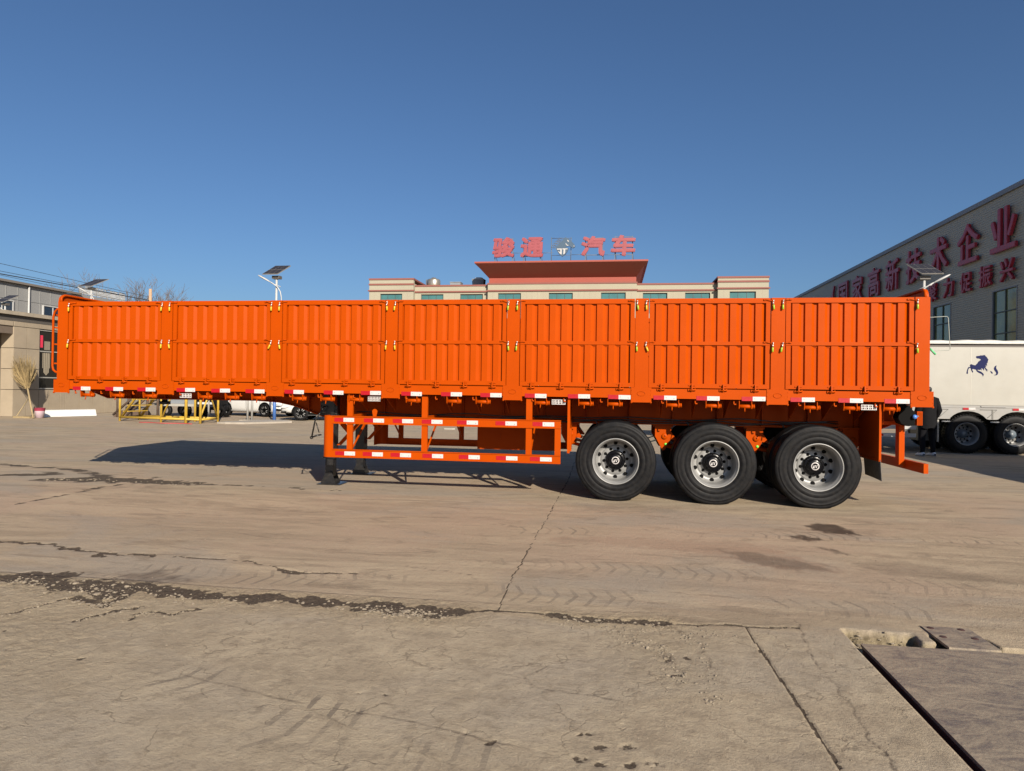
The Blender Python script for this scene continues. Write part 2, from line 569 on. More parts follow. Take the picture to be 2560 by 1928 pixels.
# crumbled holes in the near slab
for hx, hy, hr in [(-0.49, -6.42, .035), (-0.61, -6.38, .02), (-0.11, -6.31, .025), (-0.02, -6.4, .035), (0.09, -6.38, .04), (-0.1, -6.5, .03), (-0.02, -6.53, .04), (0.1, -6.5, .04), (0.19, -6.48, .045), (0.08, -6.18, .015), (-1.2, -6.09, .022), (-1.07, -6.11, .025), (0.34, -5.42, .04), (0.36, -5.62, .05), (0.44, -5.36, .03), (-2.83, -5.95, .03), (-3.05, -5.72, .02), (-3.6, -5.7, .03)]:
    bb = (abs(px - hx) < .25) & (abs(py - hy) < .25)
    dd = np.hypot(px[bb] - hx + jf[bb] * .09, (py[bb] - hy) + jy[bb] * .09)
    c = .75 * np.clip((hr * .9 - dd) / (hr * .7) + .3, 0, 1) * np.clip((vnoise(px[bb] * 45, py[bb] * 45) - .25) * 4, 0, 1)
    crack[bb] = np.maximum(crack[bb], c)
    hgt[bb] = np.minimum(hgt[bb], -.006 * c)
# rough, spalled concrete of the near slab
rough = np.clip((-4.78 - py) / 0.1, 0, 1) * near
left_rough = rough * np.clip((-2.2 - px) / 1.0, 0, 1) + rough * np.clip(1 - abs(px - 0.3) / 0.45, 0, 1) * np.clip((py + 6.0) / .4, 0, 1)
hgt += near * (fbm(px * 1.1, py * 1.1, 3) - 0.5) * 0.012
hgt += rough * (fbm(px * 14, py * 14, 3) - 0.5) * 0.003
hgt += np.clip(left_rough, 0, 1) * (fbm(px * 26, py * 26, 2) - 0.5) * 0.007
hgt += rubble * (fbm(px * 30 + 9, py * 30, 2) - 0.5) * 0.010
# the mud that has drifted over the far slab, combed by tyres mostly along the yard
drift = fbm(px * 0.9, py * 3.2, 5)
hgt += near * (1 - rough) * (drift - 0.5) * 0.006


def blob(target, pts, val, soft=0.05, jit=0.1):
    P_ = np.array(pts)
    bb = np.where((px > P_[:, 0].min() - .5) & (px < P_[:, 0].max() + .5) & (py > P_[:, 1].min() - .5) & (py < P_[:, 1].max() + .5))[0]
    x = px[bb] + jx[bb] * jit * 2
    y = py[bb] + jy[bb] * jit * 2
    ins = np.zeros(x.shape, bool)
    n = len(pts)
    for i in range(n):
        x0, y0 = pts[i]
        x1, y1 = pts[(i + 1) % n]
        cond = ((y0 > y) != (y1 > y)) & (x < (x1 - x0) * (y - y0) / (y1 - y0 + 1e-12) + x0)
        ins ^= cond
    dd, _, _ = poly_dist(list(pts) + [pts[0]], x, y)
    sgn = np.where(ins, dd, -dd)
    target[bb] = np.maximum(target[bb], val * np.clip(sgn / soft + .5, 0, 1))


blob(stain, [(2.17, -1.19), (2.37, -1.02), (2.55, -1.08), (2.66, -1.60), (2.34, -1.56), (2.2, -1.40)], 1.0, 0.06, 0.08)
blob(stain, [(1.84, -1.83), (2.03, -1.75), (2.17, -1.96), (2.01, -2.05), (1.85, -1.98)], 0.9, 0.05, 0.10)
blob(stain, [(1.98, -2.22), (2.10, -2.36), (2.30, -2.58), (2.12, -2.55)], 0.7, 0.05, 0.10)
blob(redd, [(-0.6, -2.42), (0.54, -2.26), (1.1, -2.30), (1.54, -2.36), (1.95, -3.22), (1.56, -3.30), (1.19, -3.12), (0.88, -2.85), (0.3, -2.62), (-0.6, -2.62)], 0.8, 0.10, 0.16)
blob(stain, [(1.05, -2.62), (1.45, -2.72), (1.9, -3.2), (1.56, -3.26), (1.2, -3.05)], 0.45, 0.08, 0.12)
blob(stain, [(2.05, -2.9), (2.5, -2.62), (2.95, -2.9), (3.3, -3.38), (2.81, -3.40), (2.3, -3.22)], 0.30, 0.2, 0.2)
blob(stain, [(-0.6, -0.35), (0.9, -0.28), (0.8, -0.75), (-0.3, -0.8)], 0.22, 0.2, 0.2)
blob(stain, [(-3.75, -4.42), (-3.45, -4.35), (-3.15, -4.5), (-3.3, -4.64), (-3.6, -4.6)], 0.55, 0.15, 0.25)
blob(stain, [(-2.25, -4.35), (-1.8, -4.3), (-1.8, -4.42), (-2.2, -4.46)], 0.3, 0.1, 0.1)
blob(redd, [(-7.0, -2.2), (-4.6, -1.7), (-2.0, -1.3), (-0.4, -1.6), (-0.8, -3.2), (-3.0, -3.4), (-5.5, -3.1)], 0.26, 0.9, 0.5)
# tread prints: along / across coordinates of three wheel tracks
trk = np.zeros(NV)
trs = np.zeros(NV)
trt = np.zeros(NV)
for pts, hw, val in [([(-2.6, -5.86), (-2.04, -6.10), (-1.4, -6.33), (-0.9, -6.49), (-0.45, -6.64)], 0.20, 1.0),
                     ([(-1.7, -6.35), (-1.2, -6.6), (-0.6, -6.85)], 0.20, 0.9),
                     ([(-4.2, -4.35), (-3.13, -4.34), (-1.9, -4.22), (-0.73, -4.35), (0.6, -4.33), (2.2, -4.2)], 0.22, 0.8),
                     ([(-1.0, -2.15), (0.4, -1.95), (2.4, -1.75), (4.4, -1.55), (7, -1.4)], 0.20, 0.9),
                     ([(-1.0, -3.55), (1.4, -3.5), (3.4, -3.6), (6, -3.7)], 0.22, 0.7)]:
    P_ = np.array(pts)
    bb = np.where((px > P_[:, 0].min() - .4) & (px < P_[:, 0].max() + .4) & (py > P_[:, 1].min() - .4) & (py < P_[:, 1].max() + .4))[0]
    dd, al, sd = poly_dist(pts, px[bb], py[bb])
    m = (dd < hw)
    patch = np.clip((fbm(px[bb] * 2.3 + 3, py[bb] * 2.3, 3) - .38) * 5, 0, 1)
    ii = bb[m]
    trk[ii] = (val * np.clip((hw - dd) / .04, 0, 1) * patch)[m]
    trs[ii] = al[m]
    trt[ii] = sd[m]
# weighbridge pit and the slot along its edge
pn_ = (fbm(px * 16 + 4, py * 16, 3) - .5)
sstep = lambda t: np.clip(t, 0, 1) ** 2 * (3 - 2 * np.clip(t, 0, 1))
inx = (px < 6.2) & (py > -8.9)
pit = (px > 1.452) & (py < -4.68) & inx
e_ = np.minimum((-4.69 + .07 * pn_) - py, px - 1.455)
dep_ = sstep(e_ / .055) * (.085 + .03 * pn_)
lump1 = sstep((.062 - np.abs(px - 1.925) + .05 * pn_) / .03) * sstep((py + 4.87 + .08 * pn_) / .04)
lump2 = sstep((px - 2.285 + .05 * pn_) / .03) * sstep((py + 4.868 + .05 * pn_) / .03)
dep_ = dep_ * (1 - np.maximum(lump1, lump2))
hgt = np.where(pit, -dep_ + .012 * (fbm(px * 40, py * 40, 2) - .5) * (dep_ > .01), hgt)
slotmask = pit & (py < -4.95) & (px < 6.2) & (py > -8.9)
crack = np.where(slotmask, 1, crack)
hgt = np.where(slotmask, -0.30, hgt)
sand = np.where(pit & ~slotmask, np.clip(dep_ / .02, 0, 1), 0)
hgt = np.where(near, hgt, 0)

nx_, ny_ = len(gx), len(gy)
idx = np.arange(NV).reshape(ny_, nx_)
quads = np.stack([idx[:-1, :-1], idx[:-1, 1:], idx[1:, 1:], idx[1:, :-1]], -1).reshape(-1, 4)
me = bpy.data.meshes.new('ground')
me.vertices.add(NV)
me.vertices.foreach_set('co', np.stack([px, py, hgt], -1).astype(np.float32).ravel())
me.loops.add(quads.size)
me.loops.foreach_set('vertex_index', quads.ravel().astype(np.int32))
me.polygons.add(len(quads))
me.polygons.foreach_set('loop_start', np.arange(0, quads.size, 4, dtype=np.int32))
me.polygons.foreach_set('use_smooth', np.ones(len(quads), dtype=bool))
me.update(calc_edges=True)
for an, av in (('crack', crack), ('stain', stain), ('redd', redd), ('rubble', np.maximum(rubble, np.clip(left_rough, 0, 1) * .5)), ('sand', sand), ('trk', trk), ('trs', trs), ('trt', trt), ('nearslab', rough)):
    a_ = me.attributes.new(an, 'FLOAT', 'POINT')
    a_.data.foreach_set('value', av.astype(np.float32))


class NG:
    """small wrapper for node graphs"""

    def __init__(s, nt):
        s.nt = nt

    def n(s, t, **kw):
        x = s.nt.nodes.new(t)
        for k, v in kw.items():
            setattr(x, k, v)
        return x

    def l(s, a, b):
        s.nt.links.new(a, b)

    def val(s, x, sock):
        if isinstance(x, (int, float)):
            sock.default_value = x
        else:
            s.l(x, sock)

    def math(s, op, a, b=0.0, clamp=False):
        x = s.n('ShaderNodeMath', operation=op)
        x.use_clamp = clamp
        s.val(a, x.inputs[0])
        s.val(b, x.inputs[1])
        return x.outputs[0]

    def rng(s, v, a, b, c=0.0, d=1.0):
        x = s.n('ShaderNodeMapRange')
        s.l(v, x.inputs[0])
        for i, q in enumerate((a, b, c, d)):
            x.inputs[i + 1].default_value = q
        return x.outputs[0]

    def noise(s, vec, scale, detail=6, rough=0.6, dist=0.0):
        x = s.n('ShaderNodeTexNoise')
        x.inputs['Scale'].default_value = scale
        x.inputs['Detail'].default_value = detail
        x.inputs['Roughness'].default_value = rough
        x.inputs['Distortion'].default_value = dist
        s.l(vec, x.inputs['Vector'])
        return x.outputs[0]

    def mix(s, f, a, b):
        x = s.n('ShaderNodeMix', data_type='RGBA')
        s.val(f, x.inputs[0])
        for q, k in ((a, 6), (b, 7)):
            if isinstance(q, tuple):
                x.inputs[k].default_value = (*q, 1)
            else:
                s.l(q, x.inputs[k])
        return x.outputs[2]

    def scalev(s, vec, sc):
        x = s.n('ShaderNodeMapping')
        x.inputs['Scale'].default_value = sc
        s.l(vec, x.inputs[0])
        return x.outputs[0]

    def attr(s, nm):
        x = s.n('ShaderNodeAttribute', attribute_name=nm)
        return x.outputs['Fac']


gm = bpy.data.materials.new('yard_concrete')
gm.use_nodes = True
g = NG(gm.node_tree)
bs = gm.node_tree.nodes['Principled BSDF']
pos = g.n('ShaderNodeNewGeometry').outputs['Position']
streak = g.scalev(pos, (0.32, 1.5, 1))
n_big = g.noise(pos, 0.30, 6, 0.6, 0.6)
n_bg2 = g.noise(g.scalev(pos, (0.5, 1.1, 1)), 0.55, 7, 0.62, 0.8)
n_str = g.noise(streak, 1.0, 8, 0.70, 1.8)
n_st2 = g.noise(g.scalev(pos, (0.9, 2.8, 1)), 1.5, 8, 0.74, 0.9)
n_st3 = g.noise(g.scalev(pos, (0.55, 4.2, 1)), 0.9, 9, 0.68, 1.6)
n_mid = g.noise(pos, 2.6, 8, 0.72)
n_spk = g.noise(pos, 9.0, 8, 0.76)
n_fine = g.noise(pos, 38, 6, 0.78)
n_grit = g.noise(pos, 170, 3, 0.7)
nslab = g.attr('nearslab')
base = g.mix(g.rng(n_str, 0.40, 0.58), (0.275, 0.216, 0.148), (0.370, 0.296, 0.203))
base = g.mix(g.rng(n_big, 0.45, 0.58, 0, 0.60), base, (0.352, 0.262, 0.188))
base = g.mix(g.rng(n_bg2, 0.50, 0.60, 0, 0.75), base, (0.281, 0.241, 0.188))
base = g.mix(g.rng(n_st3, 0.55, 0.64, 0, 0.14), base, (0.194, 0.156, 0.115))
base = g.mix(g.rng(n_st3, 0.36, 0.44, 0.28, 0.0), base, (0.404, 0.333, 0.238))
slab = g.mix(g.rng(n_mid, 0.42, 0.58), (0.296, 0.241, 0.168), (0.367, 0.302, 0.210))
slab = g.mix(g.rng(n_bg2, 0.50, 0.60, 0, 0.55), slab, (0.304, 0.260, 0.201))
slab = g.mix(g.rng(n_spk, 0.52, 0.59, 0, 0.60), slab, (0.215, 0.173, 0.121))
slab = g.mix(g.rng(n_spk, 0.38, 0.45, 0.45, 0.0), slab, (0.420, 0.348, 0.247))
base = g.mix(g.math('MULTIPLY', nslab, 0.9), base, slab)
base = g.mix(g.math('MULTIPLY', g.attr('redd'), g.rng(n_str, 0.40, 0.56, 0.10, 0.60)), base, (0.235, 0.145, 0.098))
wear = g.math('MULTIPLY', g.rng(n_st2, 0.54, 0.62, 0, 0.50), g.math('SUBTRACT', 1.0, g.math('MULTIPLY', nslab, 0.75)))
base = g.mix(wear, base, (0.173, 0.133, 0.094))
# hair cracks: edges of a warped cell pattern, only in patches
wp = g.n('ShaderNodeVectorMath', operation='ADD')
wn_ = g.n('ShaderNodeTexNoise')
wn_.inputs['Scale'].default_value = 5.0
wn_.inputs['Detail'].default_value = 6
g.l(pos, wn_.inputs['Vector'])
ws = g.n('ShaderNodeVectorMath', operation='SCALE')
ws.inputs['Scale'].default_value = 0.35
g.l(wn_.outputs['Color'], ws.inputs[0])
g.l(pos, wp.inputs[0])
g.l(ws.outputs[0], wp.inputs[1])
vo = g.n('ShaderNodeTexVoronoi', feature='DISTANCE_TO_EDGE')
vo.inputs['Scale'].default_value = 2.2
g.l(wp.outputs[0], vo.inputs['Vector'])
hair = g.math('MULTIPLY', g.rng(vo.outputs['Distance'], 0.004, 0.016, 1.0, 0.0), g.rng(n_mid, 0.47, 0.55))
hair = g.math('MULTIPLY', hair, g.math('ADD', g.math('MULTIPLY', nslab, 0.34), 0.12))
base = g.mix(hair, base, (0.105, 0.081, 0.055))
base = g.mix(g.rng(n_fine, 0.54, 0.64, 0, 0.38), base, (0.184, 0.146, 0.103))
base = g.mix(g.rng(n_grit, 0.60, 0.72, 0, 0.35), base, (0.483, 0.406, 0.297))
base = g.mix(g.rng(n_grit, 0.26, 0.40, 0.45, 0.0), base, (0.158, 0.123, 0.084))
rubc = g.mix(g.rng(n_fine, 0.38, 0.62), (0.167, 0.127, 0.079), (0.400, 0.318, 0.203))
base = g.mix(g.math('MULTIPLY', g.attr('rubble'), 0.75), base, rubc)
# tread prints (bars slanting away from a middle rib)
bar = g.math('FRACT', g.math('ADD', g.math('MULTIPLY', g.attr('trs'), 7.5), g.math('MULTIPLY', g.math('ABSOLUTE', g.attr('trt')), 2.6)))
barm = g.math('MULTIPLY', g.math('GREATER_THAN', g.math('ADD', bar, g.math('MULTIPLY', g.math('SUBTRACT', n_spk, 0.5), 0.5)), 0.78), g.attr('trk'))
base = g.mix(g.math('MULTIPLY', barm, g.rng(n_mid, 0.3, 0.6, 0.05, 0.7)), base, (0.135, 0.110, 0.086))
sandc = g.mix(g.rng(n_spk, 0.38, 0.62), (0.095, 0.074, 0.045), (0.27, 0.22, 0.14))
base = g.mix(g.attr('sand'), base, sandc)
st = g.math('ADD', g.attr('stain'), g.math('MULTIPLY', g.math('SUBTRACT', n_spk, 0.5), g.math('MULTIPLY', g.attr('stain'), 1.6)), clamp=True)
base = g.mix(g.math('MULTIPLY', st, 0.92), base, (0.048, 0.036, 0.027))
ck = g.rng(g.math('ADD', g.attr('crack'), g.math('MULTIPLY', g.math('SUBTRACT', n_spk, 0.5), 1.8)), 0.40, 0.58)
ck = g.math('MULTIPLY', ck, g.math('GREATER_THAN', g.attr('crack'), 0.03))
earth = g.mix(g.rng(n_fine, 0.38, 0.62), (0.044, 0.033, 0.023), (0.105, 0.080, 0.056))
base = g.mix(ck, base, earth)
g.l(base, bs.inputs['Base Color'])
g.l(g.math('SUBTRACT', 0.92, g.math('MULTIPLY', st, 0.35)), bs.inputs['Roughness'])
bs.inputs['Specular IOR Level'].default_value = 0.25
hh = g.math('ADD', g.math('MULTIPLY', n_fine, 0.007), g.math('MULTIPLY', n_grit, 0.003))
hh = g.math('ADD', hh, g.math('MULTIPLY', n_spk, g.math('ADD', g.math('MULTIPLY', g.attr('rubble'), 0.030), 0.014)))
hh = g.math('SUBTRACT', hh, g.math('MULTIPLY', barm, 0.003))
hh = g.math('SUBTRACT', hh, g.math('MULTIPLY', hair, 0.004))
bp = g.n('ShaderNodeBump')
bp.inputs['Strength'].default_value = 0.75
bp.inputs['Distance'].default_value = 1.0
g.l(hh, bp.inputs['Height'])
g.l(bp.outputs[0], bs.inputs['Normal'])
me.materials.append(gm)
ground = struct(link('ground', me))


def hsample(x, y):
    i = np.clip(np.searchsorted(gx, x), 0, nx_ - 1)
    j = np.clip(np.searchsorted(gy, y), 0, ny_ - 1)
    return hgt.reshape(ny_, nx_)[j, i]


# loose crumbs of concrete along the broken joints
_t = (1 + 5 ** .5) / 2
ICO_V = np.array([(-1, _t, 0), (1, _t, 0), (-1, -_t, 0), (1, -_t, 0), (0, -1, _t), (0, 1, _t), (0, -1, -_t), (0, 1, -_t), (_t, 0, -1), (_t, 0, 1), (-_t, 0, -1), (-_t, 0, 1)]) / 1.9
ICO_F = np.array([(0, 11, 5), (0, 5, 1), (0, 1, 7), (0, 7, 10), (0, 10, 11), (1, 5, 9), (5, 11, 4), (11, 10, 2), (10, 7, 6), (7, 1, 8), (3, 9, 4), (3, 4, 2), (3, 2, 6), (3, 6, 8), (3, 8, 9), (4, 9, 5), (2, 4, 11), (6, 2, 10), (8, 6, 7), (9, 8, 1)])
pv, pf = [], []


def pebble(x, y, r):
    z = float(hsample(x, y))
    sc = np.array([random.uniform(.7, 1.5), random.uniform(.6, 1.1), random.uniform(.35, .7)]) * r
    a = random.uniform(0, PI)
    v = (ICO_V + np.array([[random.uniform(-.22, .22) for _ in range(3)] for _ in range(12)])) * sc
    v = np.stack([v[:, 0] * math.cos(a) - v[:, 1] * math.sin(a), v[:, 0] * math.sin(a) + v[:, 1] * math.cos(a), v[:, 2]], -1) + np.array([x, y, z + r * .18])
    o = sum(len(q) for q in pv) if False else pebble.n
    pv.append(v)
    pf.append(ICO_F + o)
    pebble.n += 12


pebble.n = 0
for pts, n, sp, r0, r1 in [(CR[8][0], 330, .17, .003, .015), (CR[9][0], 80, .16, .003, .016), (CR[10][0], 60, .2, .003, .022), (CR[11][0], 200, .13, .003, .018), (CR[13][0], 100, .06, .003, .014),
                           (CR[18][0], 150, .09, .004, .014), (CR[23][0], 220, .08, .003, .012), (CR[22][0], 160, .08, .003, .010), (CR[15][0], 90, .06, .003, .010), (CR[16][0], 90, .06, .003, .010), (CR[17][0], 90, .06, .003, .010), (CR[2][0], 60, .2, .01, .025),
                           ([(1.5, -4.74), (1.84, -4.76)], 420, .07, .003, .014), ([(2.3, -4.87), (3.4, -4.87)], 260, .02, .004, .013), ([(-0.4, -4.9), (0.8, -4.9)], 200, .10, .003, .009)]:
    for _ in range(n):
        k = random.randrange(len(pts) - 1)
        t = random.random()
        x = pts[k][0] * (1 - t) + pts[k + 1][0] * t + random.gauss(0, sp * .4)
        y = pts[k][1] * (1 - t) + pts[k + 1][1] * t + random.gauss(-sp * .45, sp * .40)
        if 1.43 < x < 1.5 and y < -4.9:
            continue
        pebble(x, y, r0 + (r1 - r0) * random.random() ** 3)
for _ in range(500):
    d = random.uniform(2.6, 9)
    x = random.uniform(-.75, .55) * d
    if x > 1.4 and d < 4.6:
        continue
    pebble(x, d - 9.24, random.uniform(.0015, .0045) * (1 + d * .10))
pme = bpy.data.meshes.new('loose_gravel')
pme.from_pydata(np.concatenate(pv).tolist(), [], np.concatenate(pf).tolist())
pme.materials.append(mat('crumb_concrete', (0.225, 0.185, 0.135), 0.9, var=0.25, vscale=20))
grav = struct(link('loose_gravel', pme), 'stuff')
tag(grav, 'loose crumbs of broken concrete scattered along the cracked joints', 'gravel')

# weighbridge deck set flush in the yard, bottom right
wb = thing('weighbridge', 'dusty steel weighbridge deck set flush in the concrete at the bottom right', 'weighbridge', (3.8, -6.6, 0))
MB().box(1.497, 6.15, -8.85, -4.935, -0.016, 0.001).build('deck_plate', DECKM, wb)
b_ = MB().box(1.500, 1.512, -8.8, -4.96, -0.24, -0.018)
b_.build('edge_channel', mat('rusty_steel', (0.05, 0.022, 0.018), .8, var=.3, vscale=6), wb)
MB().box(1.436, 1.451, -8.85, -4.97, -0.2, -0.003).build('edge_angle', mat('rusty_steel', (0.05, 0.022, 0.018)), wb)
cp = thing('cover_plate', 'small square steel cover plate with four bolt holes beyond the weighbridge deck', 'cover plate', (2.13, -4.73, 0))
MB().box(1.992, 2.275, -4.925, -4.552, -0.006, 0.010).build('plate', DECKM, cp)
for bx, by in [(2.035, -4.59), (2.215, -4.59), (2.04, -4.745), (2.22, -4.745)]:
    MB().lathe([(0, .003), (.018, .003), (.022, 0)], (0, 0, 0), 'z', 10).build('bolt_hole', mat('rusty_steel', (0.05, 0.022, 0.018)), cp, (bx, by, .0105))

# ------------------------------------------------------------------ the orange semi-trailer
TR = thing('semi_trailer', 'long orange three-axle drop-side semi-trailer parked across the yard', 'trailer', (-2.24, 1.25, 0))
TW = 2.5
PITCH, PW = 1.759, 0.175
PXS = [-8.487 + PITCH * i for i in range(8)]
ZB, ZF, ZM0, ZM1, ZT = 1.395, 1.552, 2.126, 2.176, 2.754
PLEN = PITCH - PW - 0.024


def corrugated(x0, x1, z0, z1, y0, dep, pitch):
    b = MB()
    xs, ys = [x0], [y0 + dep]
    n = int(round((x1 - x0) / pitch))
    p = (x1 - x0) / n
    for k in range(n):
        a = x0 + k * p
        for f, d in ((0.11, 1), (0.175, 0), (0.66, 0), (0.91, 1)):
            xs.append(a + f * p)
            ys.append(y0 + dep * d)
    xs.append(x1)
    ys.append(y0 + dep)
    vs_, fs_ = [], []
    for x, y in zip(xs, ys):
        vs_ += [(x, y, z0), (x, y, z1)]
    for i in range(len(xs) - 1):
        fs_.append((2 * i, 2 * i + 2, 2 * i + 3, 2 * i + 1))
    m = len(vs_)
    vs_ += [(x, y + .004, z) for x, y, z in vs_]
    fs_ += [tuple(m + q for q in f[::-1]) for f in fs_]
    return b.add(vs_, fs_)


def panel_pair():
    """upper and lower drop-side board of one bay; origin at the bay's lower left corner of the board"""
    L = PLEN
    fw = 0.055
    up = corrugated(fw - .002, L - fw + .002, ZM1 - .002, ZT - .062, 0.014, 0.027, 0.161).mesh('side_panel', ORANGE)
    lo = corrugated(fw - .002, L - fw + .002, ZF + .055, ZM0 - .001, 0.014, 0.027, 0.161).mesh('side_panel', ORANGE)
    f1 = MB().box(0, L, 0.0, .05, ZT - .065, ZT).box(0, L, 0.0, .05, ZM0 + .004, ZM1).box(0, fw, .0015, .05, ZM1 + .0005, ZT - .0655).box(L - fw, L, .0015, .05, ZM1 + .0005, ZT - .0655)
    f2 = MB().box(0, L, 0.0, .05, ZF + .004, ZF + .059).box(0, fw, .0015, .05, ZF + .0595, ZM0).box(L - fw, L, .0015, .05, ZF + .0595, ZM0).box(fw, L - fw, .030, .05, ZM0 - .02, ZM0)
    # weld seams on the frame
    for b, z0, z1 in ((f1, ZM1, ZT - .065), (f2, ZF + .059, ZM0)):
        b.box(fw + .001, fw + .006, .004, .02, z0, z1)
    return up, lo, f1.mesh('panel_frame', ORANGE), f2.mesh('panel_frame', ORANGE)


UPM, LOM, F1M, F2M = panel_pair()
for i in range(7):
    x = PXS[i] + PW + 0.012
    for me_, fm_ in ((UPM, F1M), (LOM, F2M)):
        o = link('side_panel', me_, TR, (x + random.uniform(-.003, .003), 0.004 + random.uniform(-.002, .003), random.uniform(-.002, .002)), random.uniform(-.0022, .0022))
        c = bpy.data.objects.new('panel_frame', fm_)
        COL.objects.link(c)
        c.parent = o
        o = link('side_panel', me_, TR, (x + PLEN, TW - 0.004, 0), PI)
        c = bpy.data.objects.new('panel_frame', fm_)
        COL.objects.link(c)
        c.parent = o
# stake posts with their base plates
pm = MB().box(0, PW, 0, .085, ZF - .004, ZT - .004)
pm.box(.0, PW, .0015, .08, ZT - .004, ZT + .002)
PILM = pm.mesh('stake_post', ORANGE)
pl = MB()
pl.box(-.048, PW + .048, -.006, .006, 1.352, ZF - .002)
pl.box(-.046, PW + .046, -.0125, -.0065, 1.350, 1.358)
ov = []
for k in range(29):
    an = 2 * PI * k / 28
    ov.append((PW / 2 + .052 * math.cos(an), -.008, 1.468 + .030 * math.sin(an)))
pl.tube(ov, .0042, 6, caps=False)
for ex in (-.04, PW + .04):
    pl.lathe([(.004, -.002), (.013, -.002), (.013, .014), (.004, .014)], (ex, -.012, 1.350), 'y', 12)
    for q in range(3):
        pl.lathe([(0, -.003), (.005, -.003), (.006, 0)], (ex, -.006, 1.40 + q * .055), 'y', 8)
PLM = pl.mesh('post_base_plate', ORANGE)
for x in PXS:
    o = link('stake_post', PILM, TR, (x, 0, 0))
    link('post_base_plate', PLM, o, (x, 0, 0))
    o = link('stake_post', PILM, TR, (x + PW, TW, 0), PI)
    c = bpy.data.objects.new('post_base_plate', PLM)
    COL.objects.link(c)
    c.parent = o
# side beams, deck
X0, X1 = -8.487, 4.002
for y0, s in ((0.002, 1), (TW - .002, -1)):
    b = MB()
    for z0, z1, d in ((ZB, ZF - .001, .010), (ZB, ZB + .012, .085), (ZF - .013, ZF - .001, .085)):
        b.box(X0 + .002, X1 - .002, min(y0, y0 + s * d), max(y0, y0 + s * d), z0, z1)
    b.build('side_beam', ORANGE, TR)
MB().box(X0 + .01, X1 - .01, .09, TW - .09, 1.515, 1.545).build('deck_floor', ORANGE, TR)


# front board with rounded top, rear door frame
def end_board(xa, xb, zt, r, rib_dir):
    prof = [(0.002, 1.40)]
    for k in range(7):
        an = PI - k / 6 * PI / 2
        prof.append((.002 + r + r * math.cos(an), zt - r + r * math.sin(an)))
    for k in range(7):
        an = PI / 2 - k / 6 * PI / 2
        prof.append((TW - .002 - r + r * math.cos(an), zt - r + r * math.sin(an)))
    prof.append((TW - .002, 1.40))
    b = MB().prism(prof, 'x', xa, xb)
    xm = xb if rib_dir > 0 else xa
    t = MB().tube([(xm + rib_dir * .012, max(.02, min(TW - .02, y)), z - (.012 if z > 2 else 0)) for y, z in prof[1:-1]], .02, 8)
    return b, t


b, t = end_board(-8.484, -8.462, 2.872, .11, 1)
fb = b.build('front_board', ORANGE, TR)
t.build('front_board_rim', ORANGE, fb)
b, t = end_board(3.962, 3.985, 2.872, .11, -1)
rdo = b.build('rear_door', ORANGE, TR)
t.build('rear_door_rim', ORANGE, rdo)
# tube guard with rungs in front of the front board
gd = MB()
for yy in (.06, 2.44):
    gd.tube([(-8.49, yy, 1.66), (-8.56, yy, 1.665), (-8.605, yy, 1.70), (-8.62, yy, 1.76), (-8.62, yy, 2.52), (-8.60, yy, 2.60), (-8.55, yy, 2.645), (-8.49, yy, 2.65)], .017, 8)
for zz in (1.80, 2.10, 2.36, 2.56):
    gd.tube([(-8.62, .06, zz), (-8.62, 2.44, zz)], .013, 6)
    for k in range(1, 7):
        gd.tube([(-8.49, .06 + k * .34, zz), (-8.62, .06 + k * .34, zz)], .009, 6)
gd.build('front_guard_rail', ORANGE, TR)
# door rods with green grips at the tail
rd = MB()
rd.tube([(4.0, .3, 2.53), (4.15, .3, 2.529), (4.335, .3, 2.541), (4.35, .3, 2.52), (4.377, .3, 2.11), (4.36, .3, 2.097), (4.15, .3, 2.087), (4.0, .3, 2.09)], .0045, 6)
rod = rd.build('door_rod', mat('rod_grey', (.25, .27, .24), .5, metal=.4), TR)
MB().tube([(4.13, .3, 2.12), (4.20, .3, 2.04)], .014, 8).build('grip', mat('grip_green', (.10, .45, .20), .5), rod)
MB().tube([(4.05, .25, 2.675), (4.05, .25, 2.605)], .014, 8).build('door_catch', mat('grip_lime', (.20, .62, .05), .5), TR)

# reflective tape strips
tb = MB()
tb.k = 0
tb.box(0, .139, -.0025, 0, 0, .056)
tb.k = 1
tb.box(.1395, .300, -.003, 0, 0, .057)
tb.k = 2
tb.box(.160, .170, -.0034, -.0031, .024, .036)
tb.box(.262, .274, -.0034, -.0031, .014, .026)
TAPE = tb.mesh('reflective_tape', [REDT, WHITET, GREYMARK])
for x in [-8.203, -7.656, -7.104, -6.466, -5.897, -5.347, -4.73, -4.138, -3.573, -2.959, -2.386, -1.822, -1.196, -0.598, -0.05, 0.565, 1.12, 1.712, 2.326, 2.904, 3.476]:
    o = link('reflective_tape', TAPE, TR, (x + random.uniform(-.008, .008), .0012, 1.389 + random.uniform(-.002, .003)))
    o.rotation_euler.y = random.uniform(-.012, .012)

